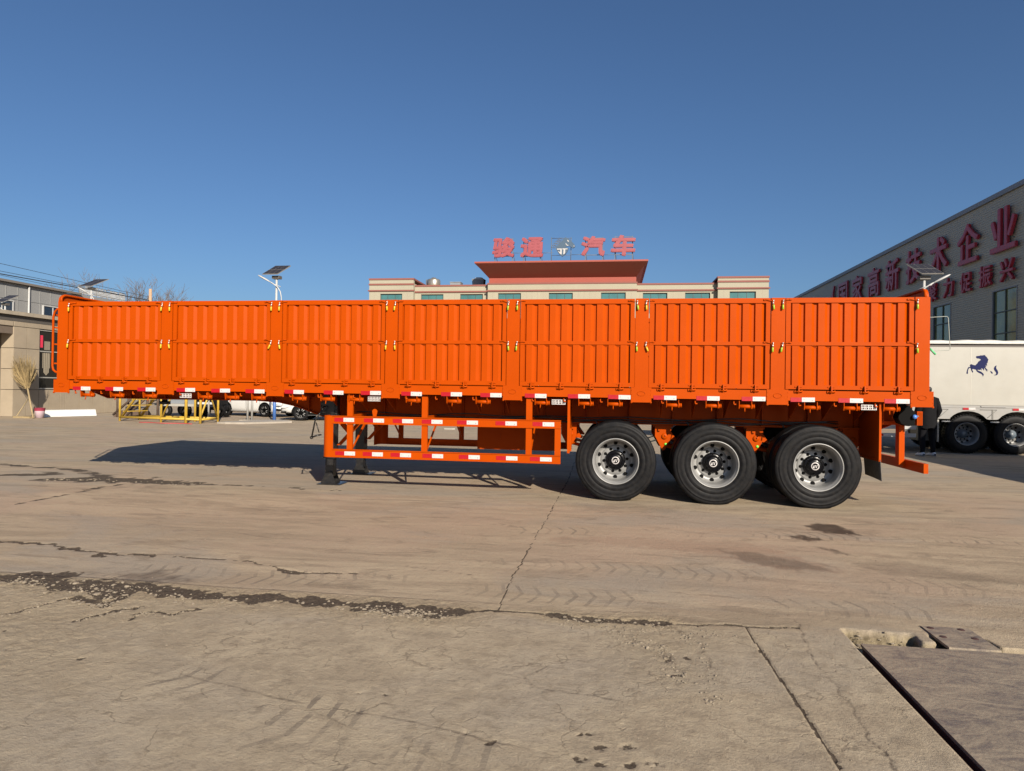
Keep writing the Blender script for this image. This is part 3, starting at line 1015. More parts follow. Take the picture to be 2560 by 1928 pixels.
# lashing winches under the side beam
wm = MB()
wm.tube([(0, 0, 0), (.205, 0, 0)], .026, 14)
for x in (.006, .164):
    wm.prism([(-.045, .085), (.045, .085), (.045, .03), (.034, -.03), (-.034, -.03), (-.045, .03)], 'x', x - .004, x + .004)
wm.lathe([(0, 0), (.034, 0), (.034, .012), (0, .012)], (.170, 0, 0), 'x', 14)
wm.lathe([(0, 0), (.030, 0), (.030, .014), (0, .014)], (.192, 0, 0), 'x', 14)
wm.tube([(.08, -.02, -.02), (.078, -.03, -.07)], .007, 6)
wm.lathe([(0, -.001), (.008, -.001), (.008, .002)], (.20, -.0275, 0.004), 'y', 8)
WM = wm.mesh('winch', ORANGE)
for x in (-8.086, -7.58, -7.029, -6.122, -5.685, -5.263, -4.626, -4.188, -3.753, -2.902, -2.306, -1.886, -1.053, -0.449, -0.055, 0.728, 1.243, 1.67, 2.491, 2.978, 3.462):
    link('winch', WM, TR, (x, .052, 1.318)).rotation_euler.x = random.uniform(-.25, .25) * 0
hk = MB()
hk.tube([(0, 0, .055), (0, 0, .012), (.006, -.004, 0), (.03, -.008, .004)], .009, 6)
HK = hk.mesh('rope_hook', ORANGE)
for i in range(7):
    for f in ((.30, .74, 1.28) if i < 4 else (.36, .80, 1.30)):
        link('rope_hook', HK, TR, (PXS[i] + f, .03, 1.342))
# bottom hinges of the side boards
hm = MB()
hm.prism([(-.030, .052), (.0, .052), (.0, -.030), (-.022, -.045), (-.038, -.020)], 'x', -.007, .007)
hm.tube([(-.032, -.024, -.028), (.045, -.024, -.022)], .011, 8)
hm.box(-.05, -.038, -.016, 0, -.04, -.012).box(.036, .05, -.016, 0, -.036, -.006)
hm.box(-.045, .045, -.006, 0, .030, .040)
HM = hm.mesh('board_hinge', ORANGE)
for i in range(7):
    for k in range(4):
        link('board_hinge', HM, TR, (PXS[i] + PW + .012 + .16 + k * .405, .0005, ZF + .0))
# spring latches with sleeves, at the top and middle of every post
def latch_meshes(s, sleeve, tilt):
    b = MB()
    b.box(-.014, .014, -.014, -.001, -.034, .014)
    b.tube([(0, -.010, .0), (s * .10, -.008, .022)], .0045, 6)
    b.box(s * .085, s * .115, -.010, .002, .010, .03) if s > 0 else b.box(s * .115, s * .085, -.010, .002, .010, .03)
    c = MB()
    c.lathe([(0, -.012), (.008, -.009), (.0105, 0), (.008, .009), (0, .012)], (.004, -.020, .006), 'z', 8)
    c.lathe([(0, -.014), (.009, -.010), (.0115, 0), (.009, .010), (0, .014)], (-.002, -.022, -.030), 'z', 8)
    c.tube([(.004, -.020, .004), (-.002, -.022, -.05)], .006, 6)
    d = MB()
    dx = math.sin(tilt) * .07
    d.tube([(-.002, -.024, -.052), (-.002 + dx * .15, -.025, -.056), (-.002 + dx * .8, -.027, -.108), (-.002 + dx, -.028, -.114)], [.009, .0125, .0125, .007], 10)
    return b.mesh('latch', ORANGE), c.mesh('latch_clip', ZINC), d.mesh('latch_sleeve', sleeve)


LM = {}
for s in (-1, 1):
    for sl in (YELLOWT, LIME):
        for ti in (0.0, .35, -.35):
            LM[(s, sl.name, ti)] = latch_meshes(s, sl, ti)
for i, x in enumerate(PXS):
    for s, off in ((-1, .018), (1, PW - .034)):
        if (i == 0 and s < 0) or (i == 7 and s > 0):
            continue
        for z in (2.712, 2.152):
            ti = .35 if (i == 1 and s > 0 and z < 2.5) or (i == 5 and s > 0 and z < 2.5) else -.35 if (i == 2 and s < 0 and z < 2.5) else 0.0
            sl = YELLOWT if i < 4 else (LIME if i > 5 or s < 0 or i == 4 else YELLOWT)
            a, c, d = LM[(s, sl.name, ti)]
            at = (x + off + (.06 if i == 0 else 0), -.0005, z)
            o = link('latch', a, TR, at)
            link('latch_clip', c, o, at)
            link('latch_sleeve', d, o, at).rotation_euler.y = random.uniform(-.16, .16)
            o.rotation_euler.y = random.uniform(-.06, .06)

# perforated white plates under the beam
gp = MB()
for k in range(5):
    gp.box(k * .0455 - (.006 if k else 0), k * .0455 + .006, 0, .006, 0, .068)
for z in (0, .0295, .059):
    gp.box(-.001, .189, .0007, .0053, z, z + .009)
for k in range(4):
    gp.box(k * .0455 + .016, k * .0455 + .024, .001, .005, .012, .028)
    gp.box(k * .0455 + .012, k * .0455 + .030, .001, .005, .046, .052)
GP = gp.mesh('marker_plate', WHITET)
for x in (-6.437, -3.476, -0.817, 3.204):
    link('marker_plate', GP, TR, (x, .045, 1.300))

# main beams with goose neck, outriggers, cross members
BEAM = [(-8.474, 1.364), (-8.208, 1.269), (-5.6, 1.272), (-5.20, 1.25), (-4.9, 1.19), (-4.468, 1.043), (-4.2, 1.02), (-2.5, 1.025), (3.70, 1.035), (3.95, 1.15)]
for yc in (.80, 1.70):
    b = MB()
    poly = [(-8.45, 1.50)] + BEAM + [(3.95, 1.50)]
    b.prism(poly, 'y', yc - .006, yc + .006)
    for (xa, za), (xb, zb) in zip(BEAM[:-1], BEAM[1:]):
        b.prism([(xa, za - .014), (xb, zb - .014), (xb, zb - .0005), (xa, za - .0005)], 'y', yc - .075, yc + .075)
    for xs_ in np.arange(-7.8, 3.8, .62):
        zb = float(np.interp(xs_, [q[0] for q in BEAM], [q[1] for q in BEAM]))
        b.box(xs_ - .004, xs_ + .004, yc - .07, yc - .0065, zb, 1.50)
    b.build('main_beam', ORANGE, TR)
om = MB()
om.prism([(.095, 1.512), (.667, 1.512), (.667, 1.13), (.14, 1.385), (.095, 1.40)], 'x', -.004, .004)
om.box(-.022, .022, .0955, .6665, 1.500, 1.512)
OM = om.mesh('outrigger', ORANGE)
om2 = MB()
om2.prism([(.095, 1.512), (.667, 1.512), (.667, 1.33), (.14, 1.385), (.095, 1.40)], 'x', -.004, .004)
OM2 = om2.mesh('outrigger', ORANGE)
for x in np.arange(-8.1, 3.7, .44):
    m_ = OM2 if x < -4.5 else OM
    link('outrigger', m_, TR, (x, 0, 0))
    link('outrigger', m_, TR, (x, TW, 0), PI)
CM = MB().box(-.03, .03, .82, 1.68, 1.40, 1.513).mesh('cross_member', ORANGE)
for x in np.arange(-8.0, 3.8, .62):
    link('cross_member', CM, TR, (x, 0, 0))
MB().lathe([(0, 0), (.09, 0), (.09, .05), (.045, .055), (.045, .10), (.30, .11), (.30, .13), (0, .13)], (-7.55, 1.25, 1.16), 'z', 20).build('king_pin', BLACKP, TR)

# side underrun guards
def side_guard():
    b = MB()
    xa, xb = -4.16, -.685
    # curved front end plate
    arc = []
    for k in range(9):
        an = PI + k / 8 * PI / 2
        arc.append((xa + .09 + .09 * math.cos(an), .12 + .09 * math.sin(an)))
    poly = [(xa, .30), ] + arc + [(xa + .17, .03), (xa + .17, .036)] + [(q[0] + .006, q[1] + .006) for q in arc[::-1]] + [(xa + .006, .30)]
    b.prism(poly, 'z', .478, 1.081)
    for z0, z1 in ((.966, 1.081), (.479, .598)):
        b.box(xa + .16, xb, .032, .036, z0 + .0005, z1 - .0005)
        b.box(xa + .16, xb, .022, .07, z1 - .012, z1)
        b.box(xa + .16, xb, .022, .07, z0, z0 + .012)
    b.box(xb - .084, xb - .001, .031, .06, .599, .965)
    for x in (-3.783, -2.669, -1.172):
        b.box(x, x + .084, .037, .075, .599, .965)
        b.box(x, x + .084, .0365, .08, 1.082, 1.394)
        b.prism([(.08, 1.10), (.70, 1.10), (.70, 1.04), (.08, .985)], 'x', x + .03, x + .05)
        b.prism([(.08, .60), (.10, .60), (.70, 1.0), (.70, 1.05)], 'x', x + .052, x + .072)
    b.prism([(-3.412, 1.158), (-3.395, 1.1825), (-3.372, 1.190), (-3.35, 1.1825), (-3.332, 1.158), (-3.348, 1.083), (-3.398, 1.083)], 'y', .05, .058)
    return b


SG = side_guard().build('side_guard', ORANGE, TR)
for xs_, z in (((-3.974, -3.525, -3.093, -2.663, -2.151, -1.6, -1.078), .995), ((-3.952, -3.534, -3.117, -2.646, -2.118, -1.584, -1.106), .510)):
    for x in xs_:
        link('reflective_tape', TAPE, SG, (x, .0315, z))
sg2 = side_guard()
sg2.v = [(x, TW - y, z) for x, y, z in sg2.v]
sg2.f = [f[::-1] for f in sg2.f]
sg2.build('side_guard', ORANGE, TR)
tbx = MB().box(-2.15, -.84, 1.5, 2.05, .525, .90)
tbx.box(-2.16, -.83, 1.492, 2.058, .885, .915)
tbx.box(-1.80, -1.77, 1.486, 1.4995, .70, .78).box(-1.2, -1.17, 1.486, 1.4995, .70, .78)
tbx.build('tool_box', ORANGE, TR)

# landing gear
for yc in (.66, 1.93):
    b = MB()
    b.box(-4.368, -4.208, yc - .08, yc + .08, .40, 1.30)
    b.box(-4.35, -4.226, yc - .062, yc + .062, .12, .40)
    b.box(-4.385, -4.19, yc - .092, yc + .092, .40, .43)
    for s in (-1, 1):
        yy = yc + s * .085
        b.prism([(-4.41, .018), (-4.17, .018), (-4.235, .185), (-4.275, .20), (-4.335, .185)], 'y', min(yy, yy + s * .008), max(yy, yy + s * .008))
    b.prism([(-4.43, .004), (-4.10, .004), (-4.07, .012), (-4.12, .02), (-4.41, .02), (-4.45, .012)], 'y', yc - .16, yc + .16)
    b.tube([(-4.288, yc - .1, .13), (-4.288, yc + .1, .13)], .018, 8)
    b.build('landing_leg', BLACKP, TR)
gb = MB()
gb.box(-4.40, -4.13, .50, .60, 1.06, 1.37)
gb.box(-4.36, -4.17, .485, .50, 1.09, 1.33)
for q in range(5):
    for xx in (-4.385, -4.15):
        gb.lathe([(0, -.016), (.012, -.016), (.012, 0)], (xx, .50, 1.085 + q * .06), 'y', 8)
gb.tube([(-4.30, .5, 1.2), (-4.30, .40, 1.2), (-4.44, .40, .98), (-4.489, .40, .73)], .012, 8)
gb.tube([(-4.489, .40, .73), (-4.40, .40, .76), (-4.36, .45, .77)], .012, 8)
gb.tube([(-4.44, .44, .95), (-4.39, .44, .80)], .008, 6)
gb.lathe([(.012, -.008), (.024, -.008), (.024, .008), (.012, .008), (.012, -.008)], (-4.492, .40, .725), 'y', 12)
gb.build('crank_gearbox', BLACKP, TR)
MB().tube([(-4.29, .75, 1.12), (-4.29, 1.85, 1.12)], .03, 10).build('cross_shaft', BLACKP, TR)
for yc in (.66, 1.93):
    b = MB()
    b.prism([(-4.19, .60), (-4.13, .60), (-3.72, 1.03), (-3.80, 1.03)], 'y', yc - .02, yc + .02)
    b.prism([(-4.19, .98), (-4.13, 1.03), (-3.95, .82), (-3.99, .77)], 'y', yc - .055, yc - .022)
    b.build('leg_brace', ORANGE, TR)

# wheels
def wheel_meshes():
    R_ = .525
    half = [(.293, .040), (.300, .020), (.312, .014), (.322, .010), (.327, .004), (.345, .0015), (.372, .0), (.376, .0028), (.382, .0028), (.386, .0), (.425, .0035), (.452, .010), (.458, .0075), (.466, .0085), (.472, .014), (.486, .018), (.491, .0165), (.497, .022), (.503, .021), (.508, .030), (.513, .031), (.517, .040), (.521, .052)]
    tread = [(.521, .086), (.512, .088), (.512, .097), (.522, .099), (.522, .140), (.513, .142), (.513, .148)]
    prof = half + tread
    prof = prof + [(r, .296 - t) for r, t in prof[::-1]][1:]
    ty = MB().lathe(prof, (0, 0, 0), 'y', 96, clampz=-.512)
    ty.v = [(x * (1 + .03 * max(0, (-z - .40) / .11)), y + (-.014 if y < .1 else .014 if y > .2 else 0) * max(0, (-z - .34) / .18) * (1 if math.hypot(x, z) > .33 else 0), z) for x, y, z in ty.v]
    rim = MB()
    rp = [(.294, .035), (.301, .012), (.298, .006), (.291, .006), (.285, .014), (.281, .034), (.272, .044), (.265, .060), (.262, .10), (.258, .17), (.256, .225), (.250, .242), (.222, .268), (.196, .276), (.190, .266), (.186, .262), (.10, .262)]
    rim.lathe(rp, (0, 0, 0), 'y', 72)
    rim.k = 1
    for k in range(10):
        an = 2 * PI * (k + .5) / 10
        rim.lathe([(0, .0), (.026, .0), (.026, .03)], (.226 * math.cos(an), .2475, .226 * math.sin(an)), 'y', 14, smooth=False)
    nuts = MB()
    for k in range(10):
        an = 2 * PI * k / 10 + .1
        nuts.lathe([(0, -.024), (.008, -.024), (.016, -.010), (.021, -.003), (.021, 0)], (.153 * math.cos(an), .262, .153 * math.sin(an)), 'y', 8, smooth=False)
    hub = MB().lathe([(.130, .264), (.130, .225), (.122, .212), (.108, .206), (.092, .203), (.087, .175), (.083, .162), (.072, .155), (.03, .152), (0, .152)], (0, 0, 0), 'y', 36)
    for k in range(8):
        an = 2 * PI * k / 8
        hub.lathe([(0, -.008), (.008, -.008), (.008, 0)], (.110 * math.cos(an), .208, .110 * math.sin(an)), 'y', 8)
    bd = MB().lathe([(.039, .1512), (.050, .1500), (.050, .1522), (.039, .1522)], (0, 0, 0), 'y', 28)
    bd.prism([(-.030, -.016), (-.024, -.024), (-.004, -.022), (-.008, -.014), (-.014, -.014), (-.010, .006), (-.022, .008), (-.026, .002), (-.020, .0)], 'y', .1492, .1510)
    bd.prism([(-.012, .008), (.004, .014), (.010, .006), (.006, .0), (-.008, .001)], 'y', .1493, .1509)
    bd.prism([(.008, -.022), (.016, -.018), (.028, .022), (.020, .018), (.012, -.006), (.004, -.012)], 'y', .1491, .1511)
    return ty.mesh('tyre', RUBBER), rim.mesh('wheel', [RIM, DARK]), nuts.mesh('wheel_nuts', DARK), hub.mesh('hub', mat('hub_black', (.004, .004, .005), .3, spec=.15, coat=.08)), bd.mesh('hub_badge', WHITET)


TYM, RIMM, NUTM, HUBM, BADM = wheel_meshes()
AXX = (.066, 1.376, 2.686)
for i, x in enumerate(AXX):
    for y, rz, full in ((.025, 0, True), (.675, PI, False), (TW - .025, PI, True), (TW - .675, 0, False)):
        o = link('wheel', RIMM, TR, (x, y, .512 * 1.05), rz)
        o.scale = (1.05, 1, 1.05)
        spin = (.2, 1.0, 2.3)[i]
        lst = [('tyre', TYM)] + ([('wheel_nuts', NUTM), ('hub', HUBM), ('hub_badge', BADM)] if full else [])
        for nm, mm in lst:
            c = bpy.data.objects.new(nm, mm)
            COL.objects.link(c)
            c.parent = o
            if nm == 'wheel_nuts':
                c['kind'] = 'stuff'
    MB().tube([(x, .33, .515), (x, 2.17, .515)], .075, 14).build('axle', BLACKP, TR)
    for yc in (1.10, 1.45):
        b = MB()
        b.tube([(x + .12, yc - .08, .60), (x + .32, yc - .08, .66)], [.085, .085], 14)
        b.tube([(x + .32, yc - .08, .66), (x + .40, yc - .08, .685)], [.06, .05], 12)
        b.build('brake_chamber', BLACKP, TR)


def hanger(yc):
    b = MB()
    poly = [(-.115, 1.022), (.115, 1.022), (.115, .86), (.10, .79), (.02, .645), (-.005, .642), (-.115, .85)]
    for s in (-1, 1):
        yy = yc + s * .055
        b.prism(poly, 'y', min(yy, yy + s * .01), max(yy, yy + s * .01))
    b.box(-.117, -.105, yc - .05, yc + .05, .85, 1.02)
    b.lathe([(.012, -.014), (.042, -.014), (.045, 0)], (.02, yc - .065, .850), 'y', 18)
    b.prism([(.108, .93), (.20, .80), (.19, .79), (.108, .80)], 'y', yc - .04, yc + .04)
    return b


for j, x in enumerate((-.62, .75, 2.03, 3.33)):
    for yc in (.84, 1.66):
        o = hanger(yc).build('spring_hanger', ORANGE, TR, (x, 0, 0))
        if j in (1, 2):
            MB().lathe([(0, -.016), (.014, -.016), (.02, -.006), (.02, 0)], (.038, yc - .065, .735), 'y', 10).build('pivot_cap', GREENB, o, (x, 0, 0))
        MB().box(-.14, .14, yc - .05, yc + .05, .985, 1.019).build('hanger_gusset', ORANGE, o, (x, 0, 0))
for x in AXX:
    for yc in (.84, 1.66):
        b = MB()
        for k in range(5):
            L = .60 - k * .09
            n = 10
            up = [(-L + 2 * L * q / n, .80 - .11 * (1 - ((2 * q / n - 1) * L / .6) ** 2) - k * .016) for q in range(n + 1)]
            b.prism([(q, z) for q, z in up] + [(q, z - .015) for q, z in up[::-1]], 'y', yc - .045, yc + .045)
        b.box(-.06, .06, yc - .06, yc + .06, .575, .70)
        b.build('leaf_spring', BLACKP, TR, (x, 0, 0))
# torque rods
for x0_, x1_ in ((-.58, -.02), (.76, 1.30), (2.02, 2.60)):
    for yc in (.84, 1.66):
        MB().tube([(x0_, yc - .02, .72), (x1_, yc - .02, .58)], .024, 8).build('torque_rod', ORANGE, TR)

# air lines
for k, (ya, za, ph) in enumerate(((.70, 1.12, 0.), (.69, 1.09, 1.4), (.71, 1.06, 2.7))):
    pts = [(-3.9 + q * .19, ya, za + .012 * math.sin(q * .9 + ph) - .018 * abs(math.sin(q * .31 + ph))) for q in range(38)]
    MB().tube(pts, .009, 6).build('air_line', BLACKP, TR)
for x in AXX:
    MB().tube([(x - .30, .70, 1.07), (x - .22, .78, .93), (x - .02, .95, .84), (x + .18, 1.02, .70)], .010, 6).build('brake_hose', BLACKP, TR)

# mud plates and flaps
b = MB()
b.box(3.426, 3.446, .05, .78, .635, 1.394)
b.box(3.424, 3.452, .042, .0495, .635, 1.394)
for y in (.2, .4, .6):
    b.box(3.4195, 3.4255, y, y + .09, 1.02, 1.026)
    b.box(3.4195, 3.4255, y, y + .09, .66, .668)
mp_ = b.build('mud_plate', ORANGE, TR)
fl = MB()
vs_, fs_ = [], []
for r in range(7):
    for c in range(9):
        t_, u_ = r / 6, c / 8
        vs_.append((3.437 + .02 * math.sin(u_ * 2.2 + .4) * t_ + .012 * t_, .035 + u_ * .58, .66 - t_ * (.275 - .02 * u_)))
for r in range(6):
    for c in range(8):
        a = r * 9 + c
        fs_.append((a, a + 1, a + 10, a + 9))
n_ = len(vs_)
vs_ += [(x + .006, y, z) for x, y, z in vs_]
fs_ += [tuple(n_ + q for q in f[::-1]) for f in fs_]
for r in range(6):
    fs_.append((r * 9, r * 9 + 9, n_ + r * 9 + 9, n_ + r * 9))
fl.add(vs_, fs_, True)
fl.build('mud_flap', FLAPM, mp_)
b = MB()
b.box(-.594, -.574, .05, .74, .63, 1.394)
b.box(-.597, -.562, .040, .0495, .63, 1.394)
b.box(-.561, -.538, .0405, .052, .66, .975)
b.build('mud_plate', ORANGE, TR)
b = MB().box(3.426, 3.446, 1.72, 2.45, .635, 1.394)
b.build('mud_plate', ORANGE, TR)
b = MB().box(-.594, -.574, 1.76, 2.45, .63, 1.394)
b.build('mud_plate', ORANGE, TR)

# rear underrun bumper, its posts, tail lamp
MB().box(3.965, 4.02, .05, 2.45, .497, .623).build('rear_bumper', ORANGE, TR)
for yc in (.60, 1.84):
    MB().box(3.885, 3.955, yc, yc + .012, .55, 1.12).box(3.885, 3.897, yc + .012, yc + .12, .55, 1.12).box(3.945, 3.955, yc + .012, yc + .12, .55, 1.12).box(3.94, 3.972, yc + .002, yc + .118, .52, .60).build('bumper_post', ORANGE, TR)
MB().box(3.45, 3.97, .62, .70, 1.09, 1.14).box(3.45, 3.97, 1.80, 1.88, 1.09, 1.14).build('tail_frame', ORANGE, TR)
lamp = MB()
lamp.prism([(3.80, 1.19), (3.84, 1.12), (3.93, 1.085), (4.01, 1.10), (4.015, 1.27), (3.97, 1.31), (3.86, 1.315), (3.82, 1.27)], 'y', .42, .60)
lamp.box(3.83, 3.99, .46, .62, 1.30, 1.394)
lo_ = lamp.build('tail_lamp', DARK, TR)
MB().lathe([(0, -.03), (.022, -.028), (.030, -.01), (.030, .012), (.018, .02), (0, .02)], (3.995, .40, 1.213), 'y', 14).build('lamp_knob', BLUEP, lo_)
MB().lathe([(0, -.012), (.010, -.008), (.010, .01)], (4.035, .40, 1.222), 'y', 8).build('lamp_bolt', ZINC, lo_)
rp_ = MB().box(4.035, 4.043, .42, .52, 1.10, 1.285)
for k in range(5):
    rp_.box(4.046 + k * .012, 4.053 + k * .012, .417, .425, 1.11, 1.275)
rp_.box(4.043, 4.105, .4255, .431, 1.10, 1.285)
rp_.build('lamp_bracket', ORANGE, TR)
rb_ = MB()
for k, (hh_, xx) in enumerate(((.06, 3.62), (.10, 3.645), (.13, 3.672))):
    rb_.box(xx, xx + .014, .60, .61, 1.141, 1.141 + hh_)
rb_.build('ribbed_bracket', ORANGE, TR)
MB().box(3.78, 3.84, .055, .12, 1.365, 1.388).build('tail_marker', WHITET, TR)

# ------------------------------------------------------------------ office building across the back of the yard
OB = thing('office_building', 'beige office block with teal windows and flared red parapet behind the trailer', 'building', (-4.6, 50, 0))
def slab(name, m, x0, x1, y0, y1, z0, z1, parent=OB):
    return MB().box(x0, x1, y0, y1, z0, z1).build(name, m, parent)


VOL = [(-22.03, -17.86, 49.5, 11.34), (-17.86, -11.04, 50.0, 10.78), (-11.04, 2.03, 49.6, 10.86), (2.03, 8.78, 50.0, 10.78), (8.78, 12.90, 49.5, 11.22)]
WINS = [[(-20.98, -18.91)], [(-17.29, -15.20), (-13.64, -11.56)], [(-10.10, -8.05), (-5.58, -3.48), (-1.03, 1.09)], [(2.56, 4.64), (6.13, 8.22)], [(9.74, 11.87)]]
ROWS = [(8.30, 10.08), (4.80, 6.58), (1.30, 3.08)]
for (xa, xb, yf, zt), wl in zip(VOL, WINS):
    w = MB()
    # wall with real openings: piers between the windows and spandrels between the rows
    xs_ = [xa] + [q for a in wl for q in a] + [xb]
    for k in range(0, len(xs_), 2):
        w.box(xs_[k], xs_[k + 1], yf, yf + .35, 0, zt)
    zs_ = [0] + [q for r in ROWS[::-1] for q in r] + [zt]
    for a, c in wl:
        for k in range(0, len(zs_), 2):
            w.box(a, c, yf + .001, yf + .349, zs_[k], zs_[k + 1])
    w.box(xa + .01, xb - .01, yf + .36, 61, 0, zt - .3)
    # joints of the cladding
    o = w.build('wall', BEIGE, OB)
    j = MB()
    for k in range(0, len(xs_), 2):
        n = max(2, int(round((xs_[k + 1] - xs_[k]) / .52)))
        for q in range(1, n):
            x = xs_[k] + (xs_[k + 1] - xs_[k]) * q / n
            j.box(x - .012, x + .012, yf - .003, yf - .0005, 0, 10.2)
    j.build('cladding_joint', mat('joint_grey', (.30, .25, .20), .8), o)
    for a, c in wl:
        for z0, z1 in ROWS:
            f = MB()
            f.box(a, a + .06, yf + .12, yf + .2, z0, z1).box(c - .06, c, yf + .12, yf + .2, z0, z1).box(a + .06, c - .06, yf + .12, yf + .2, z1 - .07, z1).box(a + .06, c - .06, yf + .12, yf + .2, z0, z0 + .07)
            for q in (1, 2):
                x = a + (c - a) * q / 3
                f.box(x - .02, x + .02, yf + .13, yf + .19, z0 + .07, z1 - .07)
            wn = f.build('window', mat('frame_dark', (.05, .07, .07), .5), OB)
            MB().box(a + .03, c - .03, yf + .150, yf + .165, z0 + .03, z1 - .03).build('pane', GLASST, wn)
    big = zt > 11
    tr = [(zt, zt + .15), (10.86, 11.01), (10.30, 10.42)] if big else [(zt, zt + .14), (10.23, 10.36)]
    for z0, z1 in tr:
        d = .10 if z1 < 10.6 else .05
        MB().box(xa - d, xb + d, yf - d, yf - .001, z0, z1).build('trim_band', REDBROWN, OB)
        if z0 >= zt:
            MB().box(xa - d, xb + d, yf, 61, z0, z1).build('roof_cap', REDBROWN, OB)
MB().box(-10.94, 1.97, 49.62, 60.5, 11.0, 11.42).build('parapet', REDPAR, OB)
fl = MB()
lo_r = [(-10.94, 49.62), (1.97, 49.62), (1.97, 60), (-10.94, 60)]
hi_r = [(-11.87, 47.9), (2.82, 47.9), (2.82, 61), (-11.87, 61)]
fl.add([(x, y, 11.421) for x, y in lo_r] + [(x, y, 12.44) for x, y in hi_r], [(0, 3, 2, 1), (0, 1, 5, 4), (1, 2, 6, 5), (2, 3, 7, 6), (3, 0, 4, 7), (4, 5, 6, 7)])
cr_ = fl.build('flared_cornice', REDPAR, OB)
MB().box(-11.93, 2.88, 47.84, 61.06, 12.441, 12.58).build('cornice_rim', REDPAR, cr_)

# rooftop plant
tk = thing('water_tank', 'round stainless water tank on the office roof, left of the red parapet', 'water tank', (-16.68, 52, 10.5))
MB().lathe([(0, 0), (.62, 0), (.62, 1.15), (.55, 1.27), (.25, 1.36), (.2, 1.44), (0, 1.46)], (-16.65, 52, 10.48), 'z', 24).build('tank', TANKM, tk)
MB().box(-17.40, -17.24, 51.9, 52.1, 10.48, 11.75).box(-17.24, -16.99, 51.95, 52.05, 11.55, 11.72).build('pipe_frame', STEELB, tk)
for nm, x0, x1, z1, fan in (('small grey cooling unit on the office roof between tank and taller unit', -15.07, -14.06, 11.46, False), ('tall grey cooling unit with white fan cowl next to the red parapet', -12.98, -11.87, 11.72, True)):
    a = thing('cooling_unit', nm, 'cooling unit', ((x0 + x1) / 2, 52.4, 10.5), 'cooling units on the office roof')
    b = MB()
    b.prism([(x0 + .1, 10.48), (x1 - .1, 10.48), (x1, z1), (x0, z1)], 'y', 51.9, 52.9)
    b.build('casing', CARG, a)
    MB().box(x0 - .02, x1 + .02, 51.86, 52.94, z1, z1 + .05).build('lid', ALU, a)
    if fan:
        MB().lathe([(.42, 0), (.40, .13), (.34, .17), (0, .17)], ((x0 + x1) / 2, 52.4, z1 + .05), 'z', 20).build('fan_cowl', POLEW, a)

# the roof-top sign: five upright pieces, each on its own posts
SIGNS = [('骏', -10.757, -8.70, 13.34, 15.14, (-10.545, -8.93), 'first red character of the rooftop sign, a dense one at its left end'),
         ('通', -8.213, -6.113, 13.30, 15.10, (-7.936, -6.44), 'second red rooftop sign character, left of the blue horse head emblem'),
         ('汽', -2.853, -0.711, 13.33, 15.10, (-2.45, -.943), 'red rooftop sign character just right of the blue horse head emblem'),
         ('车', -0.243, 1.905, 13.32, 15.15, (.122, 1.624), 'last red rooftop sign character at the right end')]
for ch, x0, x1, z0, z1, posts, lab in SIGNS:
    t = thing('sign_character', lab, 'sign letter', ((x0 + x1) / 2, 50.2, 12.58), 'rooftop sign of the office block')
    V, F = glyph(ch, x1 - x0, z1 - z0, .22, 0.042)
    b = MB().add([((x0 + x1) / 2 + u + .10 * (v / (z1 - z0) - .5), 50.0 - w_, z0 + v) for u, v, w_ in V], F)
    b.build('character', SIGNR, t)
    f = MB()
    for p_ in posts:
        f.box(p_ - .035, p_ + .035, 50.16, 50.23, 12.57, z1 - .05)
        f.tube([(p_ + .02, 50.25, z0 + .6), (p_ + .17, 51.3, 12.58)], .025, 6)
    for zz in (z0 + .15, (z0 + z1) / 2, z1 - .12):
        f.box(posts[0], posts[1], 50.17, 50.22, zz - .03, zz + .03)
    f.build('sign_frame', STEELB, t)
for xa, xb, z in ((-8.9, -8.0, 13.76), (-6.4, -5.3, 13.73), (-3.68, -2.5, 13.53), (-.9, .1, 13.48)):
    tag(MB().tube([(xa, 50.2, z), (xb, 50.2, z)], .022, 6).build('sign_tie_bar', STEELB), 'thin steel tie bar between rooftop sign pieces at x' if False else {(-8.9): 'thin steel bar tying the first two rooftop sign characters', (-6.4): 'thin steel bar from second sign character to the emblem frame', (-3.68): 'thin steel bar from the emblem to the third sign character', (-.9): 'thin steel bar tying the last two rooftop sign characters'}[xa], 'tie bar', 'tie bars of the rooftop sign')


def K(x, y):        # emblem drawing units -> metres on the sign plane
    return (-5.478 + (x - 430) / 1170 * 1.738, 15.01 - (y - 350) / 1020 * 1.52)


em = thing('horse_head_emblem', 'blue horse head emblem over a shield with white JT letters on the roof', 'emblem', (-4.6, 50.2, 12.58), 'rooftop sign of the office block')
head = [(1290, 330), (1330, 380), (1420, 400), (1560, 500), (1660, 600), (1840, 800), (1870, 890), (1830, 940), (1720, 990), (1640, 930), (1560, 870), (1480, 850), (1400, 860), (1340, 860), (1360, 960), (740, 960), (760, 900), (850, 740), (980, 640), (1120, 500), (1210, 390)]
MB().prism([K(*q) for q in head], 'y', 49.92, 50.08).build('horse_head', LOGOB, em)
shield = [(710, 962), (1470, 962), (1450, 1080), (1370, 1240), (1230, 1380), (1100, 1480), (960, 1370), (840, 1230), (760, 1090)]
MB().prism([K(*q) for q in shield], 'y', 49.925, 50.075).build('shield', LOGOB, em)
J = [(790, 1000), (1075, 1000), (1075, 1350), (1030, 1355), (940, 1280), (870, 1180), (890, 1140), (960, 1220), (985, 1200), (985, 1070), (790, 1070)]
T = [(1110, 1000), (1420, 1000), (1410, 1060), (1280, 1065), (1280, 1240), (1250, 1310), (1190, 1355), (1165, 1340), (1180, 1065), (1110, 1060)]
for q in (J, T):
    MB().prism([K(*p_) for p_ in q], 'y', 49.90, 49.922).build('letter', POLEW, em)
